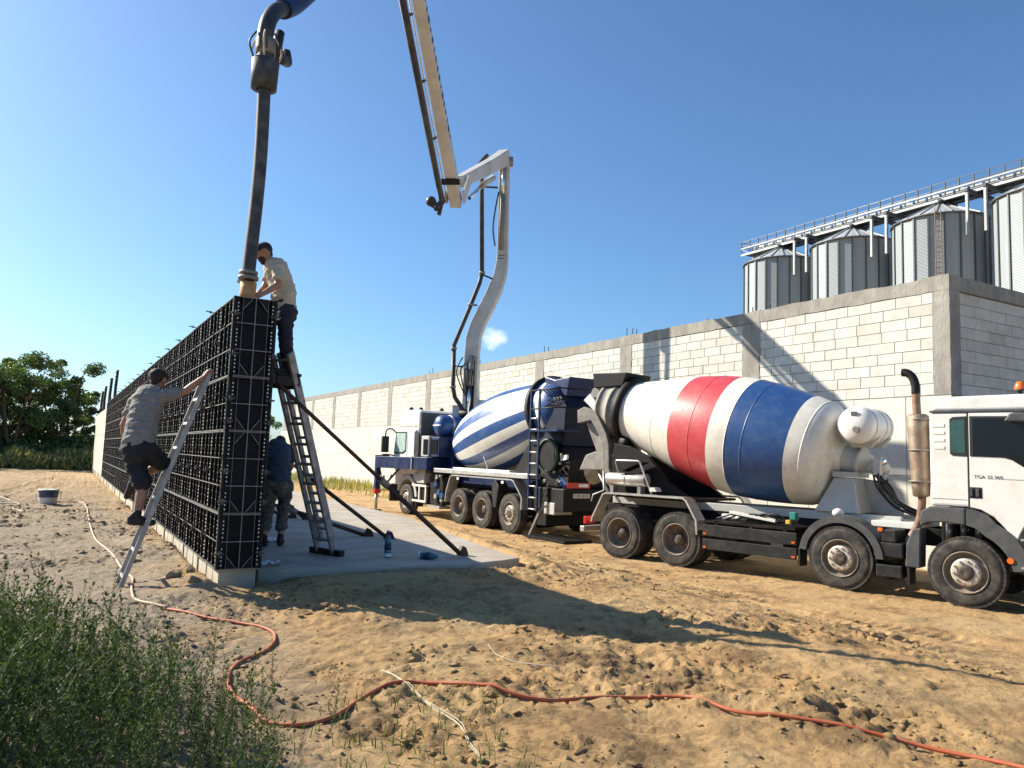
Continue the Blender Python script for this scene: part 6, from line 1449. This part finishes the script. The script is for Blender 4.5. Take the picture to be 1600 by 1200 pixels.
n = 900; gx_ = rg.uniform(.2, 3.6, n); gy_ = rg.uniform(2.4, 4.6, n); keep = (vnoise(gx_ * 1.6, gy_ * 1.6, 8) > .62) & (gx_ < 2.4)
blades('sand_grass', 'few short grass tufts on the sand near the weeds', np.stack([gx_, gy_, height(gx_, gy_)], 1)[keep], (.03 + .07 * rg.random(n))[keep], ['green_grass', 'weed_leaf'], 6, .004, .6)
n = 1500; gx_ = rg.uniform(-4, 1.2, n); gy_ = rg.uniform(9, 45, n); keep = vnoise(gx_ * .7, gy_ * .5, 18) > .70
blades('track_grass', 'scattered dry grass tufts left of the wall', np.stack([gx_, gy_, height(gx_, gy_)], 1)[keep], (.03 + .10 * rg.random(n))[keep], ['dry_grass', 'green_grass'], 7, .01, .6)

def weed_geo(seed, h, bushy=1.0, nbr=9):
    """upright mugwort-like plant: stem, side shoots, narrow leaves; returns (stem MB, leaf verts, faces)"""
    rg = random.Random(seed); st = MB(); lv = []
    def leaf(p, d, l, w):
        d = d.normalized(); s = d.cross(Vector((rg.uniform(-1, 1), rg.uniform(-1, 1), rg.uniform(.2, 1)))).normalized() * w; n = s.cross(d).normalized() * l * .10
        lv.extend([p, p + d * l * .45 + s + n, p + d * l - n * .8, p + d * l * .45 - s + n])
    def shoot(p, d, l, r, dep):
        n = max(4, int(l / .03)); pts = [p.copy()]; q = p.copy(); dd = d.normalized()
        for k in range(n):
            dd = (dd + Vector((rg.uniform(-.12, .12), rg.uniform(-.12, .12), .06))).normalized(); q = q + dd * l / n; pts.append(q.copy())
            t = k / n
            for m in range(3):
                if rg.random() < .92 * bushy:
                    a = rg.uniform(0, 6.28); o = Vector((math.cos(a), math.sin(a), rg.uniform(.1, .9))); ll = (.058 if dep == 0 else .042) * (1.1 - .6 * t) * rg.uniform(.7, 1.3)
                    leaf(q, o + dd * .6, ll, ll * rg.uniform(.09, .15))
                    if dep == 0 and rg.random() < .6: leaf(q + o * ll * .3, o + Vector((rg.uniform(-.8, .8), rg.uniform(-.8, .8), .1)), ll * .7, ll * .08)
        st.tube(pts, [r * (1 - .8 * k / n) for k in range(n + 1)], 4, caps=False)
        for m in range(4): leaf(pts[-1], dd + Vector((rg.uniform(-.5, .5), rg.uniform(-.5, .5), .4)), .038, .0055)
        return pts
    main = shoot(Vector((0, 0, -.02)), Vector((rg.uniform(-.12, .12), rg.uniform(-.12, .12), 1)), h, .006, 0)
    for b in range(nbr):
        k = int(len(main) * (.15 + .7 * b / nbr)); a = b * 2.4 + rg.uniform(-.5, .5)
        shoot(main[k], Vector((math.cos(a), math.sin(a), .9)), h * rg.uniform(.22, .42) * (1.1 - .6 * b / nbr), .0032, 1)
    return st, np.array([tuple(v) for v in lv])
WV = [weed_geo(100 + i, 1.0, (1.0, .9, 1.0, .75, 1.0, .85)[i], (10, 8, 11, 7, 12, 9)[i]) for i in range(6)]
def weed_patch():
    rg = random.Random(31); LV = []; SV = []; SF = []; off = 0; cnt = 0
    def edge(y): return np.interp(y, [1.5, 2.5, 3.4, 4.2, 5.0, 5.8, 6.6, 7.4], [1.15, 1.12, 1.08, 1.02, .80, .42, .02, -.30])
    tries = 0
    while cnt < 1150 and tries < 20000:
        tries += 1; y = rg.uniform(3.1, 7.2); x = rg.uniform(-3.0, 1.25); e = edge(y)
        if x > e + rg.gauss(0, .10): continue
        dd = e - x; 
        if dd < .25 and rg.random() < .45: continue
        h = min(.74, .22 + .44 * max(0, dd) ** .55) * rg.choice((.5, .62, .75, .85, 1.0, 1.25))
        st, lv = WV[rg.randrange(6)]; a = rg.uniform(0, 6.28); c, s = math.cos(a), math.sin(a); z = hz(x, y)
        sc = np.array([h * 1.05, h * 1.05, h]); R3 = np.array([[c, -s, 0], [s, c, 0], [0, 0, 1]])
        lf = max(1.0, .62 / max(h, .3))
        LV.append((lv * sc) @ R3.T + np.array([x, y, z])); sv = (np.array(st.v) * sc) @ R3.T + np.array([x, y, z]); SV.append(sv); SF.append(np.array([f for f in st.f if len(f) == 4]) + off); off += len(sv); cnt += 1
    L_ = np.concatenate(LV); f1 = np.arange(len(L_)).reshape(-1, 4); S_ = np.concatenate(SV); f2 = np.concatenate(SF) + len(L_)
    mi = np.concatenate([np.random.default_rng(2).integers(0, 2, len(f1)), np.full(len(f2), 2)])
    o = put('weed_thicket', np_mesh('weed_thicket', np.concatenate([L_, S_]), np.concatenate([f1, f2]), ['weed_leaf', 'weed_leaf_dark', 'weed_stem'], mi)); tag(o, 'dense dark green weed thicket in the lower left corner', 'weeds', kind='stuff')
weed_patch()
for i, (x, y, h, lab) in enumerate(((-.05, 5.9, .80, 'tall leafy weed left of the ladder foot, tip near the left edge'), (.36, 6.35, .62, 'leafy weed rising in front of the ladder foot'), (.92, 5.5, .46, 'thin weed standing alone by the hose bend'),
                                     (1.16, 4.75, .40, 'airy weed growing over the hidden bend of the hose'), (1.30, 4.1, .34, 'low weed right beside the red end of the hose loop'), (.72, 6.75, .34, 'small wispy weed at the sunny edge of the thicket'))):
    st, lv = WV[i % 6]; r = thing('weed_plant', lab, 'plant', (x, y, hz(x, y) - .01), i * 1.3, 'single weeds at the edge of the thicket')
    s2 = MB(); s2.v = [tuple(Vector(v) * h) for v in st.v]; s2.f = list(st.f); s2.m = list(st.m); s2.s = list(st.s); s2.build('stem', 'weed_stem', r, recalc=False)
    put('foliage', np_mesh('foliage', lv * h, np.arange(len(lv)).reshape(-1, 4), ['weed_leaf', 'weed_leaf_dark'], np.random.default_rng(i).integers(0, 2, len(lv) // 4)), r)

# ------------------------------------------------------------------ clods and stones on the churned ground
def clods():
    ico = bmesh.new(); bmesh.ops.create_icosphere(ico, subdivisions=1, radius=1); bv = np.array([v.co[:] for v in ico.verts]); bf = np.array([[v.index for v in f.verts] for f in ico.faces]); ico.free()
    rg = np.random.default_rng(8); N = 34000
    x = rg.uniform(-3.5, 10.5, N); y = 1.6 + 20 * rg.random(N) ** 1.7
    k = fbm(x, y, 0.9, 3, 55) + .12 + .35 * fbm(x, y, 1.7, 4, 23); keep = (k > .10) | (rg.random(N) < .12)
    keep &= ~((x > 1.4) & (x < 6.9) & (y > 8.85)); keep &= ~((x > 8.6) & (rg.random(N) < .7))
    x, y = x[keep], y[keep]; n = len(x); size = .005 + .034 * rg.random(n) ** 7 + .008 * rg.random(n); size *= np.clip(.7 + (y - 3) * .05, .7, 1.3)
    z = height(x, y) + size * .05
    q = 1 + .38 * rg.normal(size=(n, 12, 1)); sc = size[:, None, None] * np.stack([.7 + .7 * rg.random(n), .7 + .7 * rg.random(n), .4 + .35 * rg.random(n)], 1)[:, None, :]
    a = rg.random(n) * 6.283; c, s = np.cos(a), np.sin(a); V = bv[None] * np.clip(q, .5, 1.6) * sc
    V = np.stack([V[..., 0] * c[:, None] - V[..., 1] * s[:, None], V[..., 0] * s[:, None] + V[..., 1] * c[:, None], V[..., 2]], -1) + np.stack([x, y, z], 1)[:, None]
    F = bf[None] + (np.arange(n) * 12)[:, None, None]
    o = put('soil_clods', np_mesh('soil_clods', V.reshape(-1, 3), F.reshape(-1, 3), ['sand'])); tag(o, 'loose clods and small stones scattered over the sand', 'clods', kind='stuff')
clods()
def boulders():
    rg = random.Random(6)
    for (x, y, s, lab) in ((1.08, 9.15, .085, 'largest clod of earth at the foot of the near footing corner'), (1.22, 8.72, .06, 'grey clod just in front of the footing corner'), (1.3, 9.7, .07, 'clod of earth against the footing by the ladder'), (5.35, 8.75, .07, 'broken concrete lump at the slab front corner')):
        bm = bmesh.new(); bmesh.ops.create_icosphere(bm, subdivisions=3, radius=s)
        for v in bm.verts: v.co *= 1 + .35 * (float(fbm(np.array([v.co.x * 9 + s * 100]), np.array([v.co.y * 9 + v.co.z * 7]), 1.3, 3, 3)[0])); v.co.z *= .7
        me = bpy.data.meshes.new('earth_clod'); bm.to_mesh(me); bm.free(); me.materials.append(M('sand')); tag(put('earth_clod', me, None, (x, y, hz(x, y) + s * .3)), lab, 'clod', 'big clods by the footing')
boulders()
